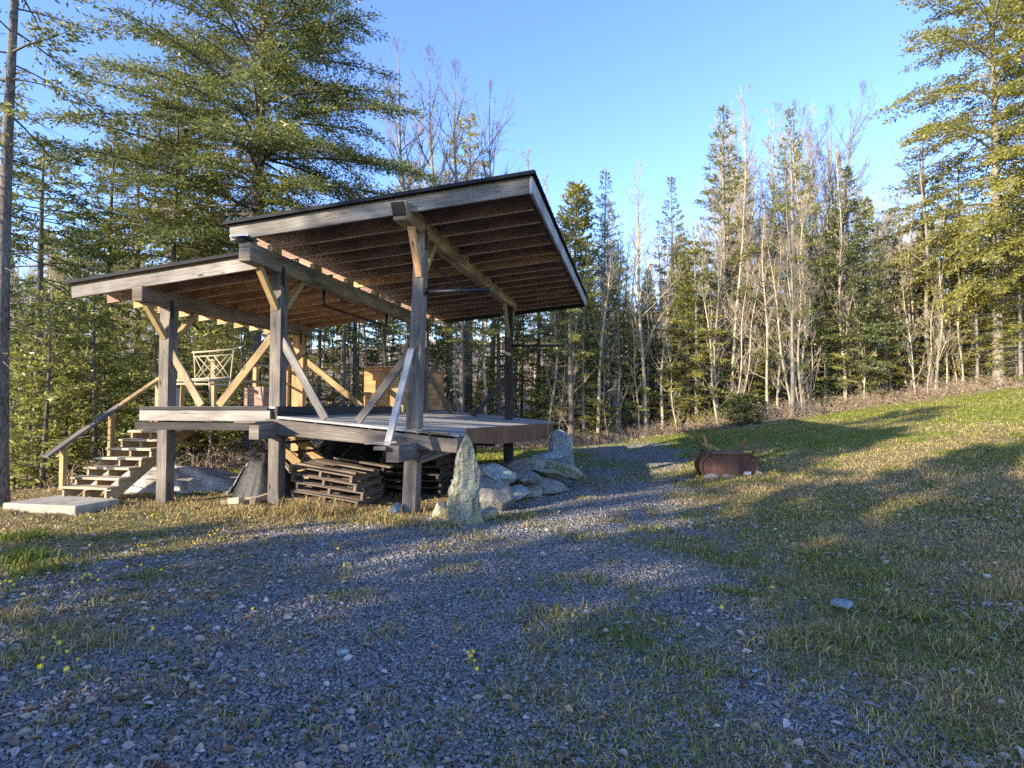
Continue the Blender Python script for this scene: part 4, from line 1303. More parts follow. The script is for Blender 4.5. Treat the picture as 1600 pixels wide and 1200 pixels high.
def conifer(seed, H=13., base=2.5, Rm=2.0, r0=.15, whorl=.32, per=5, up_top=.9, droop=.25, prof=.85, card=(.13, .039), dens=1.2,
            dark=(.022, .042, .014), light=(.10, .125, .028), dead=2.0, bend=.15, tipup=.12, sparse=0.0, asym=0.0, leafy_from=.18, lean=(0, 0), leader=.5):
    rg = np.random.default_rng(seed)
    t = Tree()
    zz = np.linspace(-.4, H, 22)
    ph = rg.uniform(0, 6, 2)
    f = np.clip(zz / H, 0, 1)
    px = bend * np.sin(f * 3 + ph[0]) * f + lean[0] * f
    py = bend * np.sin(f * 2.5 + ph[1]) * f + lean[1] * f
    px, py = px - np.interp(0, zz, px), py - np.interp(0, zz, py)
    rad = r0 * (1 - f) ** .8 + .012 + r0 * .45 * np.exp(-np.clip(zz, 0, None) / .22)
    t.trunk.append((np.stack([px, py, zz], 1), rad, 9))
    ax = lambda z: np.stack([np.interp(z, zz, px), np.interp(z, zz, py), z], -1)
    dark, light = np.array(dark), np.array(light)
    # dead lower twigs
    if dead:
        nd = int(dead * (base + H * .1) * 3)
        z = rg.uniform(.6, base + H * .12, nd)
        a = rg.uniform(0, 2 * np.pi, nd)
        L = rg.uniform(.25, .95, nd) * Rm * .42
        p0 = ax(z)
        p1 = p0 + np.stack([np.cos(a) * L, np.sin(a) * L, rg.uniform(-.35, .1, nd) * L], 1)
        p2 = p1 + (p1 - p0) * .5 + jit(rg, nd, .06) * L[:, None] * 2
        t.add_segs(p0, p1, np.full(nd, .011), np.full(nd, .007))
        t.add_segs(p1, p2, np.full(nd, .007), np.full(nd, .003))
    z = base
    P0, A, LL, EL = [], [], [], []
    while z < H - .15:
        q = (z - base) / (H - base)
        low = min(1.0, .55 + q / .22 * .45)
        L = Rm * (1 - q) ** prof * low
        k = max(3, int(per + rg.integers(-1, 2)))
        a0 = rg.uniform(0, 6.28)
        for i in range(k):
            if rg.random() < sparse:
                continue
            a = a0 + 6.283 * i / k + rg.normal() * .25
            l = L * rg.uniform(.62, 1.12) * (1 + asym * math.cos(a - 3.6)) + .08
            P0.append(z + rg.uniform(-.1, .1))
            A.append(a)
            LL.append(l)
            EL.append(-.12 + up_top * q ** 1.3 + rg.normal() * .10)
        z += whorl * (1.15 - .55 * q) * rg.uniform(.8, 1.2)
    P0, A, LL, EL = map(np.array, (P0, A, LL, EL))
    nb = len(P0)
    org = ax(P0)
    def bp(s):      # s (nb,) or (nb,k)
        s = np.asarray(s)
        l = LL if s.ndim == 1 else LL[:, None]
        el = EL if s.ndim == 1 else EL[:, None]
        a = A if s.ndim == 1 else A[:, None]
        o = org if s.ndim == 1 else org[:, None, :]
        r = l * s
        dz = l * (np.sin(el) * s - droop * s ** 1.8 + tipup * s ** 4)
        return o + np.stack([np.cos(a) * r, np.sin(a) * r, dz], -1)
    S = np.linspace(0, 1, 5)
    prev = bp(np.zeros(nb))
    for k in range(1, 5):
        cur = bp(np.full(nb, S[k]))
        t.add_segs(prev, cur, (.006 + .010 * LL) * (1 - S[k - 1] * .85), (.006 + .010 * LL) * (1 - S[k] * .85))
        prev = cur
    # twigs
    nt = np.maximum(5, (LL * 15 * dens + 4).astype(int))
    bi = np.repeat(np.arange(nb), nt)
    n = len(bi)
    s = leafy_from + (1 - leafy_from) * rg.random(n) ** .8
    LLb, ELb, Ab, ob = LL[bi], EL[bi], A[bi], org[bi]
    r = LLb * s
    dz = LLb * (np.sin(ELb) * s - droop * s ** 1.8 + tipup * s ** 4)
    c = ob + np.stack([np.cos(Ab) * r, np.sin(Ab) * r, dz], 1)
    slope = np.sin(ELb) - droop * 1.8 * s ** .8 + tipup * 4 * s ** 3
    side = np.where(rg.random(n) < .5, -1, 1) * rg.uniform(.35, 1.1, n)
    td = np.stack([np.cos(Ab + side), np.sin(Ab + side), slope * .8 + rg.normal(size=n) * .18 - .05], 1)
    tl = (.10 + .34 * LLb * (1 - s) ** .7 * .6 + .08 * rg.random(n))
    tl = np.minimum(tl, np.maximum(.55, .26 * LLb))
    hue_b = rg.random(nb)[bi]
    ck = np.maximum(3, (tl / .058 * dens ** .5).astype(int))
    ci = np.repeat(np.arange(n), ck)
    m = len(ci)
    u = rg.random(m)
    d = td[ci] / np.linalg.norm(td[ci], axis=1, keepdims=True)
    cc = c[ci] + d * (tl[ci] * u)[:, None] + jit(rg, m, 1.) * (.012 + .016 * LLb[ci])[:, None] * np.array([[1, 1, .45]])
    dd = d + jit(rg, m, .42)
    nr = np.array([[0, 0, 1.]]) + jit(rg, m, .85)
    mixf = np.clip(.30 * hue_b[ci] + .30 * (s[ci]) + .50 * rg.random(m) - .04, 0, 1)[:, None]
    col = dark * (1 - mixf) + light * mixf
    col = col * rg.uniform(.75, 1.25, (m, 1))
    ln = card[0] * 1.08 * rg.uniform(.7, 1.35, m)
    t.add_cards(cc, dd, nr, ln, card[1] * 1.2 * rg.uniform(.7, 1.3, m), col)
    # leader
    k = int(40 * leader * 2)
    if k:
        z = H - rg.random(k) * leader
        a = rg.uniform(0, 6.28, k)
        t.add_cards(ax(z), np.stack([np.cos(a), np.sin(a), np.full(k, 1.2)], 1), jit(rg, k, 1.), np.full(k, card[0] * .9), np.full(k, card[1]), np.repeat((dark * .5 + light * .5)[None], k, 0))
    return t

def hardwood(seed, H=14., r0=.11, fork=.35, spread=.30, levels=4, kids=(7, 6, 4), upness=.55, base=3.0, twig=.006, lean=(0, 0), low=0, leafs=0):
    """bare tree: leader with ascending limbs that keep dividing into fine twigs"""
    rg = np.random.default_rng(seed)
    t = Tree()
    zz = np.linspace(-.3, H, 20)
    f = np.clip(zz / H, 0, 1)
    ph = rg.uniform(0, 6, 4)
    px = .22 * np.sin(f * 4 + ph[0]) * f + lean[0] * f + .08 * np.sin(f * 11 + ph[2])
    py = .22 * np.sin(f * 3.4 + ph[1]) * f + lean[1] * f + .08 * np.sin(f * 9 + ph[3])
    px, py = px - np.interp(0, zz, px), py - np.interp(0, zz, py)
    rad = r0 * (1 - f) ** .9 + .006 + r0 * .4 * np.exp(-np.clip(zz, 0, None) / .2)
    t.trunk.append((np.stack([px, py, zz], 1), rad, 8))
    ax = lambda z: np.stack([np.interp(z, zz, px), np.interp(z, zz, py), z], -1)
    nb = int(kids[0] * 3)
    z = base + (H * .97 - base) * rg.random(nb) ** .9
    if low:
        z = np.concatenate([z, rg.uniform(.35, max(base, .9), low)])
        nb = len(z)
    q = (z - base) / (H - base)
    L = (H * spread) * np.clip(1 - q, .06, 1) ** .6 * rg.uniform(.5, 1.1, nb)
    a = rg.uniform(0, 6.28, nb)
    el = R(90) * np.clip(upness + .18 * rg.normal(size=nb), .05, .95)
    P = ax(z)
    D = np.stack([np.cos(a) * np.cos(el), np.sin(a) * np.cos(el), np.sin(el)], 1)
    r = np.minimum(np.interp(z, zz, rad) * .55, .004 + L * .011)
    for lev in range(levels):
        n = len(P)
        K = 4
        pts, dirs, radii = [P], [D], [r]
        p, d = P, D
        for k in range(K):
            d = d + jit(rg, n, .13) + np.array([[0, 0, .10 if lev else .13]])
            d /= np.linalg.norm(d, axis=1, keepdims=True)
            pn = p + d * (L / K)[:, None]
            r0_, r1_ = r * (1 - .8 * k / K), r * (1 - .8 * (k + 1) / K)
            t.add_segs(p, pn, np.maximum(r0_, twig * .6), np.maximum(r1_, twig * .5))
            p = pn
            pts.append(p)
            dirs.append(d)
        if lev == levels - 1 or lev >= len(kids) - 1:
            if leafs:
                sel = rg.random(n) < leafs
                kk = int(sel.sum())
                if kk:
                    t.add_cards(p[sel], jit(rg, kk, 1.) + np.array([[0, 0, -.8]]), jit(rg, kk, 1.), rg.uniform(.07, .12, kk), rg.uniform(.04, .07, kk),
                                np.array([[.38, .20, .09]]) * rg.uniform(.6, 1.3, (kk, 1)))
            break
        kn = kids[lev + 1]
        bi = np.repeat(np.arange(n), kn)
        m = len(bi)
        s = .15 + .85 * rg.random(m)
        kf = np.minimum((s * K).astype(int), K - 1)
        Pa, Da = np.stack(pts, 1), np.stack(dirs, 1)
        fr = (s * K - kf)[:, None]
        P2 = Pa[bi, kf] * (1 - fr) + Pa[bi, kf + 1] * fr
        D2 = Da[bi, kf + 1] + jit(rg, m, .55)
        D2[:, 2] += .12
        D2 /= np.linalg.norm(D2, axis=1, keepdims=True)
        L2 = np.maximum(L[bi] * (1 - s * .6) * rg.uniform(.25, .6, m), .12)
        P, D, r, L = P2, D2, np.maximum(r[bi] * (1 - .8 * s) * .6, twig * .55), L2
    return t

GREENS = dict(dark=(.075, .095, .028), light=(.33, .325, .085))
YELLOW = dict(dark=(.12, .125, .03), light=(.42, .39, .09))
BLUE = dict(dark=(.05, .075, .034), light=(.22, .245, .09))
PR = {}
def proto(key, tree, bark):
    PR[key] = tree.meshes(key, bark)
proto('fir_a', conifer(101, 15, 1.6, 3.9, .16, per=4, prof=1.12, up_top=.95, droop=.16, tipup=.1, whorl=.42, sparse=.12, dens=1.1, dark=(.085, .105, .03), light=(.37, .37, .095)), 'bark_grey')
proto('fir_b', conifer(102, 14, 2.0, 3.1, .13, per=4, prof=1.12, up_top=.95, droop=.18, whorl=.42, sparse=.15, dens=1.05, dark=(.085, .105, .03), light=(.37, .37, .095)), 'bark_grey')
proto('fir_left', conifer(115, 14, 5.2, 2.3, .15, per=5, prof=1.0, up_top=.9, droop=.2, whorl=.36, sparse=.12, dead=4, **GREENS), 'bark_dark')
proto('fir_c', conifer(103, 10, .8, 1.7, .11, per=6, prof=.9, up_top=.9, droop=.12, **GREENS), 'bark_dark')
proto('fir_yellow', conifer(116, 10, .7, 2.3, .10, per=4, prof=.95, up_top=.85, droop=.14, tipup=.04, whorl=.40, sparse=.18, dens=1.1, card=(.12, .042), **YELLOW), 'bark_grey')
proto('spruce', conifer(104, 12, .9, 3.2, .14, per=5, prof=.95, up_top=.8, droop=.26, tipup=.22, sparse=.1, card=(.14, .045), **BLUE), 'bark_dark')
proto('hem_a', conifer(105, 13, 4.8, 3.1, .15, per=4, prof=.62, up_top=.8, droop=.24, tipup=.02, whorl=.40, sparse=.08, dens=1.15, **GREENS), 'bark_dark')
proto('hem_b', conifer(106, 12, 2.6, 2.8, .13, per=4, prof=.7, up_top=.8, droop=.28, tipup=.02, whorl=.40, sparse=.18, asym=.3, **YELLOW), 'bark_dark')
proto('hem_open', conifer(107, 14, 5.8, 2.8, .16, per=4, prof=.6, up_top=.7, droop=.25, whorl=.55, sparse=.3, dead=5, **GREENS), 'bark_dark')
proto('cedar', conifer(108, 14, 3.2, 4.2, .14, per=6, prof=.5, up_top=.9, droop=.30, tipup=-.03, whorl=.34, sparse=.08, dens=1.25, card=(.10, .036), asym=.2, dark=(.13, .135, .03), light=(.45, .42, .10)), 'bark_grey')
proto('cedar_small', conifer(109, 9, .8, 1.2, .10, per=6, prof=.5, up_top=1.1, droop=.1, whorl=.28, card=(.14, .055), **YELLOW), 'bark_grey')
proto('big_hemlock', conifer(110, 15.5, 5.0, 6.8, .30, per=7, prof=.50, up_top=.75, droop=.17, tipup=-.05, whorl=.40, sparse=.04, dens=1.25, leafy_from=.2, card=(.115, .033), dark=(.05, .072, .024), light=(.27, .28, .075)), 'bark_dark')
proto('sapling', conifer(111, 3.2, .15, 1.05, .035, per=6, prof=.8, up_top=.8, droop=.1, whorl=.2, dead=0, card=(.11, .04), leader=.25, dark=(.10, .125, .03), light=(.38, .39, .10)), 'bark_dark')
proto('sapling_b', conifer(112, 4.5, .3, 1.1, .045, per=5, prof=.8, up_top=.8, droop=.14, whorl=.26, dead=1, card=(.12, .04), leader=.3, sparse=.2, dark=(.10, .12, .03), light=(.38, .37, .095)), 'bark_dark')
proto('shrub', conifer(113, 1.5, .05, 1.2, .03, per=8, prof=.45, up_top=.9, droop=.12, whorl=.11, dead=0, card=(.12, .045), leader=.1, **BLUE), 'bark_dark')
proto('dark_hem', conifer(114, 10, 4.0, 3.2, .13, per=5, prof=.6, up_top=.5, droop=.3, tipup=0, whorl=.36, dens=1.0, dark=(.034, .056, .022), light=(.15, .185, .058)), 'bark_dark')
proto('bare_a', hardwood(201, 15, .11, spread=.26, kids=(13, 9, 7), upness=.64, base=4.0), 'bark_pale')
proto('bare_b', hardwood(202, 13, .09, spread=.25, kids=(12, 8, 6), upness=.58, base=2.0), 'bark_pale')
proto('bare_c', hardwood(203, 10, .06, spread=.22, kids=(8, 8, 6), upness=.60, base=2.0, low=4), 'bark_pale')
proto('bare_d', hardwood(204, 16, .15, spread=.32, kids=(11, 8, 6), upness=.55, base=4.5), 'bark_grey')
proto('bare_e', hardwood(205, 7, .035, spread=.30, kids=(6, 6, 4), upness=.55, base=1.2, low=3, leafs=.10), 'bark_pale')
proto('bare_f', hardwood(206, 8.5, .045, spread=.20, kids=(7, 7, 5), upness=.68, base=1.6, low=3), 'bark_pale')
proto('dead_limb', hardwood(207, 14.5, .12, spread=.36, kids=(6, 4, 3), upness=.22, base=6.5, low=6), 'bark_grey')
proto('pole', hardwood(208, 12, .075, spread=.18, kids=(4, 4, 3), upness=.35, base=5.5, low=10), 'bark_grey')

_used = {}
def tree(key, x, y, s=1.0, rz=None, label=None, cat="tree", group=None, sz=None, sink=0.0, name=None):
    nm = name or {'bare': 'bare_tree', 'pole': 'bare_tree', 'dead': 'bare_tree', 'fir': 'fir_tree', 'spruce': 'spruce_tree', 'hem': 'hemlock_tree', 'big': 'hemlock_tree', 'dark': 'hemlock_tree', 'cedar': 'cedar_tree', 'sapling': 'young_fir', 'shrub': 'evergreen_shrub'}[key.split('_')[0]]
    e = empty(nm, (x, y, gz(x, y) - sink), random.uniform(0, 6.28) if rz is None else rz, label, cat, group)
    e.scale = (s, s, sz or s)
    if key.split('_')[0] in ('bare', 'pole', 'dead'):
        e.rotation_euler = (random.gauss(0, .045), random.gauss(0, .045), e.rotation_euler[2])
    wood, crown = PR[key]
    link_mesh("trunk", wood, e)
    if crown is not None:
        link_mesh("crown", crown, e)
    return e
def at(px, y):
    """x for a column of the photo at distance y"""
    return (px - 800) / F_PX * y
def T(key, px, y, top=None, H=None, **k):
    """place by photo column and distance; 'top' is the photo row of the apex"""
    x = at(px, y)
    s = 1.0
    if top is not None:
        z = CAM_Z + (635 - top) / F_PX * y
        s = (z - gz(x, y)) / H
    return tree(key, x, y, s, **k)

# --- left wood ------------------------------------------------------
TRK = {}
def custom(key, tree_, bark): proto(key, tree_, bark)
# near slim trunk at the left edge, crown mostly above the frame
custom('near_trunk', conifer(301, 12.5, 5.8, 2.0, .105, per=4, prof=.6, up_top=.7, droop=.25, whorl=.5, sparse=.25, dead=4, lean=(.10, 0), card=(.085, .028), dens=1.5, **GREENS), 'bark_dark')
tree('near_trunk', at(4, 9.6), 9.6, 1.0, 2.6, "slim dark trunk nearest the camera at the left edge of the photo", name="hemlock_tree")
T('fir_left', 166, 20.5, 168, 14, rz=.4, label="slender fir with a pointed top and bare lower trunk seen left of the shelter roof")
T('hem_open', 116, 19, 330, 14, label="thin hemlock with pale lower trunk behind the stair handrail")
T('hem_open', 212, 22, 190, 14, label="dark thin trunked hemlock between the staircase and the left front post")
T('dark_hem', 60, 15.5, 205, 10, label="dark bushy hemlock filling the gap behind the slim left edge trunk")
T('hem_open', -95, 12.5, 60, 14, label="hemlock reaching into the photo from beyond its left edge")
T('hem_b', 275, 25, 215, 12, label="yellow green hemlock rising behind the lower roof")
T('fir_b', 325, 27, 185, 14, label="fir whose trunk stands behind the stick chair")
e = T('big_hemlock', 393, 20.5, -110, 15.5, rz=1.0, label="huge spreading hemlock with a thick trunk whose crown hangs over the lower roof")
T('hem_a', 262, 18.5, 120, 13, label="green hemlock behind the lower roof, left of the huge spreading one")
T('hem_a', 322, 24.5, 140, 13, label="green hemlock standing close left behind the huge spreading hemlock")
T('bare_d', 676, 27, 20, 16, rz=.3, label="tall bare hardwood just left of the upper roof peak, its trunk vanishing behind the roof")
T('bare_d', 706, 29, 60, 16, rz=1.3, label="twin stemmed looking bare hardwood right beside the tall one above the roof")
T('bare_d', 765, 31, 110, 16, label="twiggy bare hardwood above the high corner of the roof")
T('bare_b', 872, 35, 262, 13, label="small bare crown showing just right of the roof's high corner")
T('hem_b', 640, 30, 250, 12, label="yellowish hemlock peeping over the middle of the upper roof")
T('hem_b', 728, 34, 175, 12, label="pale yellowish conifer among the bare trees above the roof")
T('hem_open', 722, 22.5, 290, 14, label="conifer with a straight dark trunk right of the cedar cabinet")
T('pole', 757, 24, 330, 12, label="grey pole of a tree between the cabinet and the rear right post")
T('hem_a', 555, 26, 300, 13, label="hemlock behind the middle of the stage, left of the cabinet")
T('hem_open', 535, 23, 320, 14, label="hemlock trunk seen through the stage just right of the middle post")
T('hem_b', 498, 24, 330, 12, label="light green hemlock behind the upper deck near the reddish rear post")
T('hem_a', 470, 28, 320, 13, label="hemlock standing behind the reddish rear post")
T('hem_b', 780, 27, 330, 12, label="green hemlock behind the rear right post")
T('hem_a', 840, 27.5, 330, 13, label="green hemlock filling the space under the roof's right tip")
T('fir_c', 600, 28, 380, 10, label="bushy fir behind the cedar cabinet")
T('bare_d', 735, 30, 85, 16, label="broad twiggy bare crown behind the upper roof, right of the twin looking one")
T('bare_b', 650, 31, 170, 13, label="lower bare tree half hidden by the huge hemlock's right hand boughs")
T('bare_b', 800, 36, 220, 13, label="fine bare tree just left of the roof's high corner")
# --- the wood's edge beyond the lawn -------------------------------
T('hem_open', 893, 24.2, 330, 14, label="hemlock with a leaning grey trunk right beside the broad standing slab")
T('cedar_small', 898, 33, 285, 9, label="yellow green cedar just right of the roof's right edge")
T('fir_b', 945, 30, 262, 14, label="fir with a bushy little crown top, second apex right of the roof")
T('bare_b', 933, 26, 300, 13, label="grey bare tree with a clump of stems at the lawn's left corner")
T('bare_a', 1008, 27, 250, 15, label="tall pale bare tree with upright twigs in the middle of the edge")
T('bare_b', 1035, 27, 330, 13, label="pair partner of pale slim stems left of the fir in mid edge")
T('fir_b', 1050, 30, 272, 14, label="narrow fir with a bare spike at its tip, left of the tallest fir")
T('fir_a', 1135, 28.0, 150, 15, rz=2.0, label="tallest blue green fir, its tip touching the top of the photo")
T('pole', 1121, 26.4, 300, 12, label="grey trunked tree standing behind the rusty tank's right legs")
T('bare_a', 1148, 29, 180, 15, label="bare tree with dark lower stem just right of the tallest fir")
T('bare_a', 1170, 33, 150, 15, label="very tall bare tree with fine upright twigs between the two tall firs, left one")
T('bare_a', 1205, 34, 165, 15, label="very tall bare tree with fine upright twigs close left of the second tall fir")
T('fir_b', 1240, 27.6, 162, 14, rz=.9, label="second tall fir, slender and dark at the top, in the right half of the photo")
T('bare_d', 1237, 25.2, 300, 16, rz=2.2, label="stout pale trunk with its foot in shade on the bank of the lawn")
T('bare_b', 1199, 25.6, 330, 13, label="pale stemmed bare tree left of the stout trunk on the bank")
T('bare_b', 1253, 26.0, 360, 13, label="bare tree leaning close against the right of the stout trunk")
T('bare_a', 1278, 31, 190, 15, label="bare pale tree with fine twigs right of the second tall fir")
T('spruce', 1326, 27.4, 256, 12, rz=.2, label="dark full spruce with hanging layers right of the middle of the wood's edge")
T('bare_b', 1362, 33, 290, 13, label="bare tree in the sky gap right of the dark spruce")
T('bare_b', 1397, 34, 280, 13, label="bare slim tree in the middle of the right hand sky gap")
T('bare_a', 1425, 32, 330, 15, label="bare tree left of the broken limbed hemlock")
T('hem_b', 1452, 29, 200, 12, label="ragged hemlock with bare limbs beside it, left of the big yellow green tree")
T('dead_limb', 1458, 28, 170, 14.5, rz=3.3, label="half dead tree holding out long bare limbs to the left into the sky")
T('cedar', 1562, 26.5, -120, 14, rz=.5, label="big dense yellow green tree with a pale trunk at the right edge")
T('cedar', 1650, 25, -60, 14, rz=2.5, label="dense yellow green tree cut by the right edge of the photo")
T('hem_a', 1503, 28, 255, 13, label="dark trunked hemlock close left of the big yellow green tree")
T('bare_b', 1480, 27.2, 420, 13, label="bare tree before the ragged hemlock with a grey lower trunk")
T('pole', 1465, 26.8, 400, 12, label="grey snag trunk in the thicket at the right")
T('bare_c', 1430, 27.0, 400, 10, label="thin pale bare tree in front of the thicket, right of the dark spruce")
tree('shrub', at(1158, 25.2), 25.2, .78, None, label="low dark evergreen shrub spreading behind the rusty tank at the lawn's edge")
T('shrub', 1090, 27.3, None, None, label="low evergreen shrub in the wood left of the grey trunk behind the tank")
# mid-height evergreens that fill the wood on the left and behind the shelter
MID = [(95, 30), (250, 31), (1075, 26.8), (955, 28), (1010, 30), (1110, 29.5), (880, 27.5), (1440, 29), (1260, 29), (815, 31), (925, 31), (985, 33), (1095, 32), (1060, 31), (1290, 33), (1185, 32), (1500, 31), (1345, 32), (1410, 31), (1540, 30)]
for k, (px, y) in enumerate(MID):
    if px < 880:
        lab, g = "mid height green evergreen standing among the taller trunks, left of or behind the shelter", "mid height evergreens in the left wood"
    else:
        lab, g = "mid height green evergreen half hidden in the pale thicket on the right", "mid height evergreens in the thicket"
    tree(('fir_c', 'hem_b', 'fir_c', 'hem_a')[k % 4], at(px, y), y, (.62, .55, .75, .5)[k % 4] * random.uniform(.85, 1.15), None, lab, group=g)
FY = [(872, 27.2, 400), (912, 26.4, 400), (968, 27.4, 380), (1012, 28.2, 420), (1062, 27.2, 395), (1088, 26.6, 350), (1108, 27.5, 440), (1165, 27.6, 430), (1215, 28, 450), (1290, 27.2, 400), (1345, 27.6, 470), (1385, 28, 430), (1425, 28, 400), (1492, 28, 330), (1528, 27, 380), (1596, 25.6, 330), (560, 28, 430), (660, 29, 440), (705, 29, 420), (800, 29, 410)]
for (px, y, top) in FY:
    T('fir_yellow', px, y, top, 10, label="sunlit yellow green fir standing out among the bare trees of the wood's edge", group="yellow green firs along the wood's edge")
# understorey: young firs
yg = "young firs in the wood on the left"
YF = [(45, 16.5), (90, 17), (120, 20), (165, 16), (185, 19), (225, 21), (262, 17.5), (315, 21), (330, 16.5), (360, 22), (380, 18), (430, 21), (455, 24), (30, 22), (80, 24), (25, 14.5), (70, 13.2), (110, 15.5), (150, 13.8), (205, 17), (245, 15), (300, 18), (345, 20), (60, 18), (135, 21), (15, 20), (290, 24), (180, 25), (400, 25)]
for k, (px, y) in enumerate(YF):
    T('sapling' if k % 2 else 'sapling_b', px, y, None, None, label="young light green fir in the undergrowth behind the stairs", group=yg)
YG = [(520, 25), (580, 27), (640, 25.5), (690, 27), (760, 27.5), (850, 27), (905, 27), (985, 29), (1060, 28), (1110, 29), (1180, 28), (1285, 28), (1345, 27.5), (1420, 29.5), (1500, 29), (1535, 28), (1590, 26.5)]
for k, (px, y) in enumerate(YG):
    T('sapling' if k % 3 else 'sapling_b', px, y, None, None, label="young green fir at the back of the thicket under the taller trees", group="young firs along the wood's edge")
# thicket of slim bare saplings along the edge
rgT = random.Random(5)
for k in range(95):
    px = rgT.uniform(880, 1590)
    x0 = at(px, 27)
    y = float(edge_y(x0)) + rgT.uniform(.4, 5.0)
    key = rgT.choice(['bare_e', 'bare_e', 'bare_f', 'bare_c'])
    tree(key, at(px, y), y, rgT.uniform(.7, 1.2), rgT.uniform(0, 6.28), "slim bare sapling in the pale thicket along the lawn's edge", "sapling", "bare saplings in the thicket", name="bare_sapling")
for k in range(26):
    px = rgT.uniform(430, 880)
    y = rgT.uniform(25, 32)
    tree(rgT.choice(['bare_e', 'bare_f', 'bare_c']), at(px, y), y, rgT.uniform(.7, 1.2), rgT.uniform(0, 6.28), "slim bare sapling in the wood seen through the shelter", "sapling", "bare saplings behind the shelter", name="bare_sapling")
# taller bare trees packed into the edge, a pale haze of twigs
for k in range(46):
    px = rgT.uniform(900, 1600)
    y = rgT.uniform(30, 38)
    lo, hi = np.interp(px, [900, 1000, 1100, 1140, 1200, 1290, 1340, 1440, 1500, 1600], [330, 320, 330, 250, 190, 230, 330, 330, 280, 260]), 430
    T(rgT.choice(['bare_a', 'bare_b', 'bare_b', 'bare_f']), px, y, rgT.uniform(lo, max(lo + 40, hi - 40)), 14.0, label="slender bare tree in the pale twiggy row of the wood's edge", group="slender bare trees along the wood's edge")
for k in range(16):
    px = rgT.uniform(20, 880)
    y = rgT.uniform(24, 34)
    T(rgT.choice(['bare_b', 'bare_c', 'bare_a']), px, y, rgT.uniform(330, 430), 13.0, label="slender bare tree in the wood behind the shelter", group="slender bare trees behind the shelter")
for k in range(16):
    px = 1142 + 170 * (k + rgT.random()) / 16
    T(rgT.choice(['bare_a', 'bare_d', 'bare_b']), px, rgT.uniform(30, 37), rgT.uniform(160, 250), 14.5, label="slender bare tree in the pale twiggy row of the wood's edge", group="slender bare trees along the wood's edge")
# second row that closes the wood
for k in range(40):
    px = -60 + 1720 * (k + rgT.random()) / 40
    y = rgT.uniform(34, 46)
    if px < 480: y -= 10
    key = rgT.choice(['fir_b', 'hem_open', 'bare_b', 'bare_b', 'bare_b', 'bare_a', 'bare_a', 'pole'])
    if 400 < px < 900: key = rgT.choice(['bare_b', 'bare_c', 'bare_a'])
    if 850 < px < 1140 and key in ('fir_b', 'hem_open'): key = 'bare_a'
    con = key in ('fir_b', 'hem_open', 'hem_b')
    top = rgT.uniform(330, 400)
    if 880 < px < 1120: top = rgT.uniform(380, 440)
    H = {'fir_b': 14, 'hem_open': 14, 'hem_b': 12, 'bare_b': 13, 'bare_a': 15, 'bare_c': 10, 'pole': 12}[key]
    T(key, px, y, top, H, label="evergreen deep in the wood behind the front row" if con else "bare tree deep in the wood behind the front row", group="evergreens deep in the wood" if con else "bare trees deep in the wood")

# --- far woods on the hillside: one mass ---------------------------
def merge(name, items, leaf_mat, bark_mat, kind_label=None):
    VW, FW, VC, CC, off = [], [], [], [], 0
    for tr, x, y, s, a in items:
        c, sn = math.cos(a), math.sin(a)
        Rm_ = np.array([[c, sn, 0], [-sn, c, 0], [0, 0, 1]]) * s
        o = np.array([x, y, gz(x, y) - .2])
        v, f = tr[0]
        VW.append(v @ Rm_ + o)
        FW.append(f + off)
        off += len(v)
        if tr[1] is not None:
            cv, cc = tr[1]
            VC.append(cv @ Rm_ + o)
            CC.append(cc)
    out = []
    out.append(link_mesh(name, np_mesh(name, np.concatenate(VW), np.concatenate(FW), M[bark_mat])))
    out[0]['kind'] = "stuff"
    if VC:
        ch = link_mesh(name + "_foliage", np_mesh(name + "_foliage", np.concatenate(VC), 4, M[leaf_mat], np.concatenate(CC)), out[0])
    return out
def arr(t):
    return (t.wood_arrays(), t.crown_arrays() if t.cards else None)
farH = [arr(hardwood(401 + k, 13, .10, spread=.26, kids=(8, 5, 4), upness=.6, base=2, twig=.014)) for k in range(3)]
farC = [arr(conifer(411 + k, 12, 1.5, 2.0, .14, per=4, whorl=.5, dens=.5, card=(.30, .12), dead=0, **[GREENS, YELLOW, BLUE][k])) for k in range(3)]
items = []
rgF = random.Random(17)
for k in range(560):
    px = rgF.uniform(-150, 1750)
    y = 38 + 56 * rgF.random() ** 1.25
    x = at(px, y)
    if y < float(edge_y(x)) + 12: continue
    if 380 < px < 1000 and rgF.random() < .55: continue
    tr = rgF.choice(farH) if 380 < px < 1000 or rgF.random() < .84 else rgF.choice(farC)
    items.append((tr, x, y, rgF.uniform(.55, .95), rgF.uniform(0, 6.28)))
merge("far_woods", items, 'leaf', 'bark_pale')

# --- the wood behind the camera that shades the drive --------------
sh = []
rgS = random.Random(23)
LX, LY = .79, .62
def uv_xy(u, v): return (LX * u - LY * v, LY * u + LX * v)
shC = [arr(conifer(421 + k, 13, (1.5, 2.5, 5.5)[k], 2.5, .16, per=4, whorl=.42, dens=.55, card=(.34, .14), dead=0, prof=.6, **GREENS)) for k in range(3)] + [arr(conifer(431, 17, 12.2, 2.7, .16, per=4, whorl=.5, dens=.38, card=(.34, .14), dead=0, prof=.5, **GREENS))]
SHADE = []
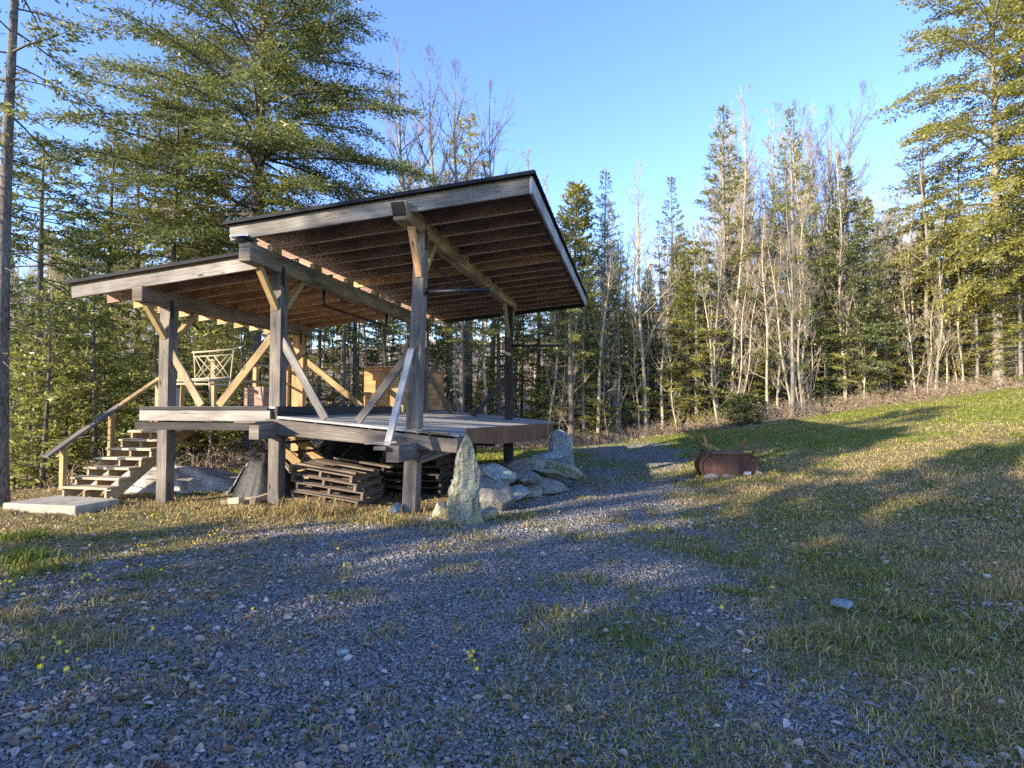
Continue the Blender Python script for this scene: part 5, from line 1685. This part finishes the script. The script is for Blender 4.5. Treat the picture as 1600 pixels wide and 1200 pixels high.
# (tree kind, distance up-sun, sideways, scale)
SHADE = [(0, -20, -5.5, 1.0), (0, -24, -2.2, 1.1), (1, -19, .8, .9), (1, -27, 1.2, 1.05), (1, -22, 3.4, .95), (1, -21, 6.6, .63), (1, -23, 8.5, .60), (1, -25, 2.4, .85), (2, -24, 4.7, .85), (3, -22, 7.8, .95), (3, -25, 6.8, .86), (1, -30, -7, 1.2)]
for (k, u, v, s) in SHADE:
    x, y = uv_xy(u, v)
    sh.append((shC[k], x, y, s, rgS.uniform(0, 6.28)))
for k in range(14):
    x, y = uv_xy(rgS.uniform(-34, -18), rgS.uniform(-9, 8))
    sh.append((farH[k % 3], x, y, rgS.uniform(.8, 1.2), rgS.uniform(0, 6.28)))
merge("woods", sh, 'leaf', 'bark_grey')

# ------------------------------------------------------------------ ground cover
def visible(x, y, margin=.3):
    return (np.abs(x) < .90 * y + margin)
def scatter(n, ylo, yhi, power=1.0, seed=0, xw=.92):
    """random points in the view wedge, denser near the camera"""
    rg = np.random.default_rng(seed)
    q = rg.random(n)
    if power == 0:
        y = ylo * (yhi / ylo) ** q                  # constant count per log distance
    else:
        y = (ylo ** power + q * (yhi ** power - ylo ** power)) ** (1 / power)
    x = (rg.random(n) * 2 - 1) * (xw * y + .3)
    return rg, x, y

# slate chips
rg, x, y = scatter(310000, 2.2, 24, .35, 31)
keep = rg.random(len(x)) < gravel_mask(x, y) * (.72 + .28 * sstep(.38, .6, vnoise(x, y, 1.1, 4, 33)) )
x, y = x[keep], y[keep]
n = len(x)
z = ground(x, y) + .008
sz = (.0062 + .0115 * rg.random(n) ** 2.2) * (1 + .045 * np.clip(y - 4, 0, 20))
a = rg.uniform(0, 2 * np.pi, n)
nr = np.stack([rg.normal(size=n) * .38, rg.normal(size=n) * .38, np.ones(n)], 1)
nr /= np.linalg.norm(nr, axis=1, keepdims=True)
ux = np.stack([np.cos(a), np.sin(a), np.zeros(n)], 1)
ux -= nr * (ux * nr).sum(1, keepdims=True)
ux /= np.linalg.norm(ux, axis=1, keepdims=True)
uy = np.cross(nr, ux)
top = []
for k in range(5):
    t = 2 * np.pi * k / 5 + rg.normal(size=n) * .3
    r = sz * rg.uniform(.6, 1.2, n)
    top.append(np.stack([x, y, z + sz * .30], 1) + ux * (np.cos(t) * r * 1.35)[:, None] + uy * (np.sin(t) * r * .8)[:, None])
top = np.stack(top, 1)
cen = np.stack([x, y, z - .02], 1)
# five-sided chip: a top face and five sides that taper to a root below ground
b = (np.arange(n) * 6)[:, None]
V = np.concatenate([top, cen[:, None, :]], 1).reshape(-1, 3)
c0_ = np.array([[.285, .268, .248]]) * rg.uniform(.55, 1.4, (n, 1)) ** 1.1
warm = rg.random(n) < .2
c0_[warm] = np.array([.30, .25, .19]) * rg.uniform(.7, 1.3, (warm.sum(), 1))
white = rg.random(n) < .015
c0_[white] = np.array([.50, .51, .53])
tri = np.concatenate([b + np.array([[k, (k + 1) % 5, 5]])[:, ::-1] for k in range(5)])
# top as three triangles
tri = np.concatenate([tri] + [b + np.array([[0, k, k + 1]]) for k in (1, 2, 3)])
o = link_mesh("gravel", np_mesh("gravel", V, tri, M['chip'], np.repeat(np.clip(c0_, 0, .7), 6, 0)))
o['kind'] = "stuff"

# grass blades
def blades(name, x, y, h, w, col, rg, lean=.5, zoff=0.0, flat=1.0):
    n = len(x)
    z = ground(x, y) - .004 + zoff
    a = rg.uniform(0, 2 * np.pi, n)
    ld = rg.normal(size=(n, 2)) * lean
    side = np.stack([np.cos(a), np.sin(a), np.zeros(n)], 1) * w[:, None] * .5
    p0 = np.stack([x, y, z], 1)
    p1 = p0 + np.stack([ld[:, 0] * h * .35, ld[:, 1] * h * .35, h * .62 * flat], 1)
    p2 = p0 + np.stack([ld[:, 0] * h, ld[:, 1] * h, h * (.95 - .3 * np.minimum(1, np.hypot(ld[:, 0], ld[:, 1]))) * flat], 1)
    V = np.stack([p0 - side, p0 + side, p1 + side * .75, p1 - side * .75, p2], 1).reshape(-1, 3)
    b = (np.arange(n) * 5)[:, None]
    F = np.concatenate([b + np.array([[0, 1, 2]]), b + np.array([[0, 2, 3]]), b + np.array([[3, 2, 4]])])
    return V, F, np.repeat(col, 5, 0)
def grass_object(name, parts_):
    VV, FF, CC, off = [], [], [], 0
    for V, F, C in parts_:
        VV.append(V)
        FF.append(F + off)
        CC.append(C)
        off += len(V)
    o = link_mesh(name, np_mesh(name, np.concatenate(VV), np.concatenate(FF), M['blade'], np.concatenate(CC)))
    o['kind'] = "stuff"
    return o
def grass_col(rg, g, n):
    straw = np.array([[.46, .36, .19]]) * rg.uniform(.5, 1.35, (n, 1))
    green = np.array([[.20, .225, .04]]) * rg.uniform(.5, 1.5, (n, 1))
    f = (rg.random(n) < (.16 + .8 * g))[:, None]
    straw = straw * np.array([[1, .97, .92]])
    return np.where(f, green, straw)
parts_ = []
rg, x, y = scatter(420000, 2.3, 33, .5, 41)
gm, lm, gr = gravel_mask(x, y), litter_mask(x, y), green_mask(x, y)
keep = (rg.random(len(x)) > gm * 1.15 - .03) & (rg.random(len(x)) > lm * .93)
under = (np.abs((x - O3.x) * RU.x + (y - O3.y) * RU.y + 1.8) < 2.4) & (((x - O3.x) * RV.x + (y - O3.y) * RV.y) > .1) & (y < 16)
keep &= ~(under & (rg.random(len(x)) < .85))
nl = sstep(1.0, -1.5, x) * sstep(11.5, 9.6, y)
keep &= rg.random(len(x)) > .62 * nl
x, y, gr = x[keep], y[keep], gr[keep]
n = len(x)
h = (.02 + .045 * rg.random(n) ** 2) * (.5 + 1.3 * vnoise(x, y, 1.4, 3, 43)) * (1 + .008 * y)
w = .0035 + .0010 * y * rg.uniform(.6, 1.2, n)
parts_.append(blades("g", x, y, h, w, grass_col(rg, np.clip(gr + .35 * sstep(13, 19, y), 0, 1), n), rg, .8))
# flattened thatch between the standing blades
rg, x, y = scatter(190000, 2.3, 15, .45, 44)
gm = gravel_mask(x, y)
keep = (rg.random(len(x)) > gm * 1.05) & (rg.random(len(x)) > litter_mask(x, y))
x, y = x[keep], y[keep]
n = len(x)
brown = np.array([[.34, .25, .14]]) * rg.uniform(.4, 1.5, (n, 1)) * np.where(rg.random((n, 1)) < .15, np.array([[.6, .8, .3]]), 1.0)
parts_.append(blades("h", x, y, rg.uniform(.02, .05, n), .003 + .0012 * y, brown, rg, 1.5, .012, .22))
grass_object("grass", parts_)

# tufts of longer dry grass
TUFTS = [(470, 800, .30, 260, .06), (510, 806, .26, 240, .08), (440, 806, .22, 150, .1), (395, 806, .2, 150, .2), (350, 803, .16, 120, .2), (560, 815, .18, 140, .2), (600, 818, .2, 160, .25), (635, 822, .2, 160, .15), (690, 826, .16, 120, .3), (300, 812, .14, 100, .3),
         (40, 846, .20, 300, .9), (30, 880, .22, 300, .95), (60, 895, .15, 200, .8), (850, 960, .10, 130, .3), (845, 975, .06, 70, .95), (875, 972, .06, 70, .9), (990, 960, .06, 60, .6), (940, 995, .08, 130, .95), (975, 1006, .08, 130, .95), (860, 914, .09, 120, .7), (925, 912, .09, 120, .8),
         (920, 842, .10, 120, .3), (795, 812, .16, 150, .6), (1160, 932, .12, 160, .5), (910, 780, .10, 80, .3), (1105, 870, .1, 110, .7), (1170, 875, .1, 110, .6), (525, 935, .10, 100, .9), (340, 930, .07, 80, .6), (150, 942, .09, 100, .5), (1240, 1010, .14, 260, .25), (1320, 1000, .14, 260, .3),
         (1420, 965, .14, 260, .5), (1500, 1020, .12, 240, .4), (1560, 930, .13, 240, .3), (1350, 900, .12, 200, .6), (1450, 870, .13, 200, .4), (1280, 880, .11, 160, .6), (1540, 985, .12, 200, .35), (100, 990, .12, 200, .2), (160, 1010, .12, 200, .25), (30, 970, .13, 200, .2), (40, 1030, .1, 200, .4), (220, 905, .1, 140, .8)]
parts_ = []
rgt = np.random.default_rng(77)
def tuft(cx, cy, h, n, green, rad):
    x = cx + rgt.normal(size=n) * rad
    y = cy + rgt.normal(size=n) * rad * .8
    hh = h * rgt.uniform(.45, 1.1, n)
    w = .004 + .0009 * cy * rgt.uniform(.6, 1.2, n)
    straw = np.array([[.50, .37, .17]]) * rgt.uniform(.5, 1.3, (n, 1))
    grn = np.array([[.17, .22, .035]]) * rgt.uniform(.5, 1.5, (n, 1))
    f = (rgt.random(n) < green)[:, None]
    parts_.append(blades("t", x, y, hh, w, np.where(f, grn, straw), rgt, .85))
for (px, py, h, n, g) in TUFTS:
    p = on_ground(px, py)
    tuft(p.x, p.y, h, n, g, .07 + .012 * p.y)
# ragged fringe along the front of the shelter and round the stones
for k in range(150):
    u = rgt.uniform(-5.2, .6)
    v = rgt.normal() * .22 - .38
    p = W(u, v, 0)
    tuft(p.x, p.y, rgt.uniform(.04, .14), 26, .12, .14)
for k in range(60):
    p = W(rgt.uniform(-.1, 1.25), rgt.uniform(-.3, 5.6), 0)
    tuft(p.x + .25, p.y, rgt.uniform(.06, .16), 26, .25, .12)
for k in range(620):
    yv = rgt.uniform(2.4, 9)
    xv = rgt.uniform(-.9, .9) * yv
    if gravel_mask(xv, yv) > .4 and rgt.random() < .6:
        continue
    tuft(xv, yv, rgt.uniform(.04, .10), 44, float(green_mask(xv, yv)) * .8, .06 + .03 * rgt.random())
grass_object("grass_tufts", parts_)

# small green weeds on the gravel
rg, x, y = scatter(5200, 2.4, 12, .5, 51)
gm = gravel_mask(x, y)
cl = sstep(.50, .64, vnoise(x, y, 1.7, 3, 53))
keep = rg.random(len(x)) < cl
x, y = x[keep], y[keep]
t = Tree()
rep = 7
X = np.repeat(x, rep) + rg.normal(size=len(x) * rep) * .012
Y = np.repeat(y, rep) + rg.normal(size=len(x) * rep) * .012
n = len(X)
a = rg.uniform(0, 6.28, n)
t.add_cards(np.stack([X, Y, ground(X, Y) + .004], 1), np.stack([np.cos(a), np.sin(a), rg.uniform(.2, 1.2, n)], 1), np.array([[0, 0, 1.]]) + jit(rg, n, .4), rg.uniform(.018, .038, n), rg.uniform(.007, .013, n), np.array([[.085, .135, .025]]) * rg.uniform(.5, 1.6, (n, 1)))
v_, c_ = t.crown_arrays()
o = link_mesh("ground_weeds", np_mesh("ground_weeds", v_, 4, M['blade'], c_))
o['kind'] = "stuff"

# dead leaves
def leaves(n, ylo, yhi, seed, mask, size=(.03, .07), power=.6):
    rg, x, y = scatter(n, ylo, yhi, power, seed)
    keep = rg.random(n) < mask(x, y)
    x, y = x[keep], y[keep]
    n = len(x)
    a = rg.uniform(0, 6.28, n)
    L = rg.uniform(size[0], size[1], n) * (1 + .03 * y)
    d = np.stack([np.cos(a), np.sin(a), rg.normal(size=n) * .25], 1)
    d /= np.linalg.norm(d, axis=1, keepdims=True)
    nr = np.array([[0, 0, 1.]]) + jit(rg, n, .40)
    s = np.cross(d, nr)
    s /= np.linalg.norm(s, axis=1, keepdims=True)
    up = np.cross(s, d)
    c = np.stack([x, y, ground(x, y) + .012 + .01 * rg.random(n)], 1)
    L = L[:, None]
    cu = rg.uniform(.05, .32, (n, 1))
    pts = [c - d * L * .5, c - d * L * .12 + s * L * .30 + up * L * cu, c + d * L * .25 + s * L * .24 + up * L * cu * .8, c + d * L * .55, c + d * L * .25 - s * L * .24 + up * L * cu * .7, c - d * L * .12 - s * L * .30 + up * L * cu]
    V = np.stack(pts, 1).reshape(-1, 3)
    b = (np.arange(n) * 6)[:, None]
    F = np.concatenate([b + np.array([[0, 1, 2, 3]]), b + np.array([[0, 3, 4, 5]])])
    pal = np.array([[.36, .25, .16], [.42, .33, .25], [.28, .17, .10], [.46, .40, .35], [.33, .29, .27]])
    col = pal[rg.integers(0, 5, n)] * rg.uniform(.6, 1.25, (n, 1))
    return V, F, np.repeat(col, 6, 0)
mk1 = lambda x, y: np.clip(.10 + .75 * sstep(.48, .70, vnoise(x, y, .9, 3, 61)) * sstep(.4, 1.6, x - .1 * y) + .5 * sstep(-.15, -.6, x / y), 0, 1) * (1 - .3 * gravel_mask(x, y)) * (1 - litter_mask(x, y)) * sstep(12, 6, y)
mk2 = lambda x, y: np.clip(litter_mask(x, y), 0, 1) * sstep(45, 20, y)
VV, FF, CC, off = [], [], [], 0
for V, F, C in (leaves(22000, 2.3, 12, 62, mk1, (.025, .065)), leaves(60000, 11, 46, 63, mk2, (.06, .11), 1.2)):
    VV.append(V); FF.append(F + off); CC.append(C); off += len(V)
o = link_mesh("fallen_leaves", np_mesh("fallen_leaves", np.concatenate(VV), np.concatenate(FF), M['litter'], np.concatenate(CC)))
o['kind'] = "stuff"

# dry brush and stalks along the wood's edge
rg = np.random.default_rng(71)
n = 5200
x = rg.uniform(-9, 27, n)
y = edge_y(x) + rg.exponential(1.6, n) - .2 + rg.normal(size=n) * .3
z = ground(x, y)
h = rg.uniform(.12, .75, n) * (.5 + .9 * vnoise(x, y, .6, 3, 72)) * sstep(-.6, .8, y - edge_y(x) + .3)+ .1
t = Tree()
p0 = np.stack([x, y, z - .03], 1)
ld = rg.normal(size=(n, 2)) * .28
p1 = p0 + np.stack([ld[:, 0] * h * .6, ld[:, 1] * h * .6, h * .6], 1)
p2 = p1 + np.stack([rg.normal(size=n) * .3 * h, rg.normal(size=n) * .3 * h, h * rg.uniform(.1, .5, n)], 1)
t.add_segs(p0, p1, np.full(n, .007), np.full(n, .005))
t.add_segs(p1, p2, np.full(n, .005), np.full(n, .003))
k = n * 3
bi = rg.integers(0, n, k)
f = rg.random((k, 1))
q = p0[bi] * (1 - f) + p1[bi] * f
e = q + np.stack([rg.normal(size=k), rg.normal(size=k), rg.uniform(-.2, .9, k)], 1) * (h[bi] * .28)[:, None]
t.add_segs(q, e, np.full(k, .0045), np.full(k, .003))
v_, f_ = t.wood_arrays()
M['brush'] = mat_bark("dry_brush_stem", (.18, .135, .09), (.36, .28, .195), (.52, .42, .31), zs=3, sc=4)
o = link_mesh("dry_brush", np_mesh("dry_brush", v_, f_, M['brush']))
o['kind'] = "stuff"
k = 8000
bi = rg.integers(0, n, k)
f = rg.random((k, 1)) ** .6
q = p0[bi] * (1 - f) + p2[bi] * f
t2 = Tree()
t2.add_cards(q, jit(rg, k, 1.), jit(rg, k, 1.), rg.uniform(.05, .11, k), rg.uniform(.03, .06, k), np.array([[.38, .26, .16]]) * rg.uniform(.5, 1.4, (k, 1)))
v_, c_ = t2.crown_arrays()
link_mesh("brush_leaves", np_mesh("brush_leaves", v_, 4, M['litter'], c_), o)

# unused prototypes leave the file
for b in list(bpy.data.meshes):
    if b.users == 0:
        bpy.data.meshes.remove(b)
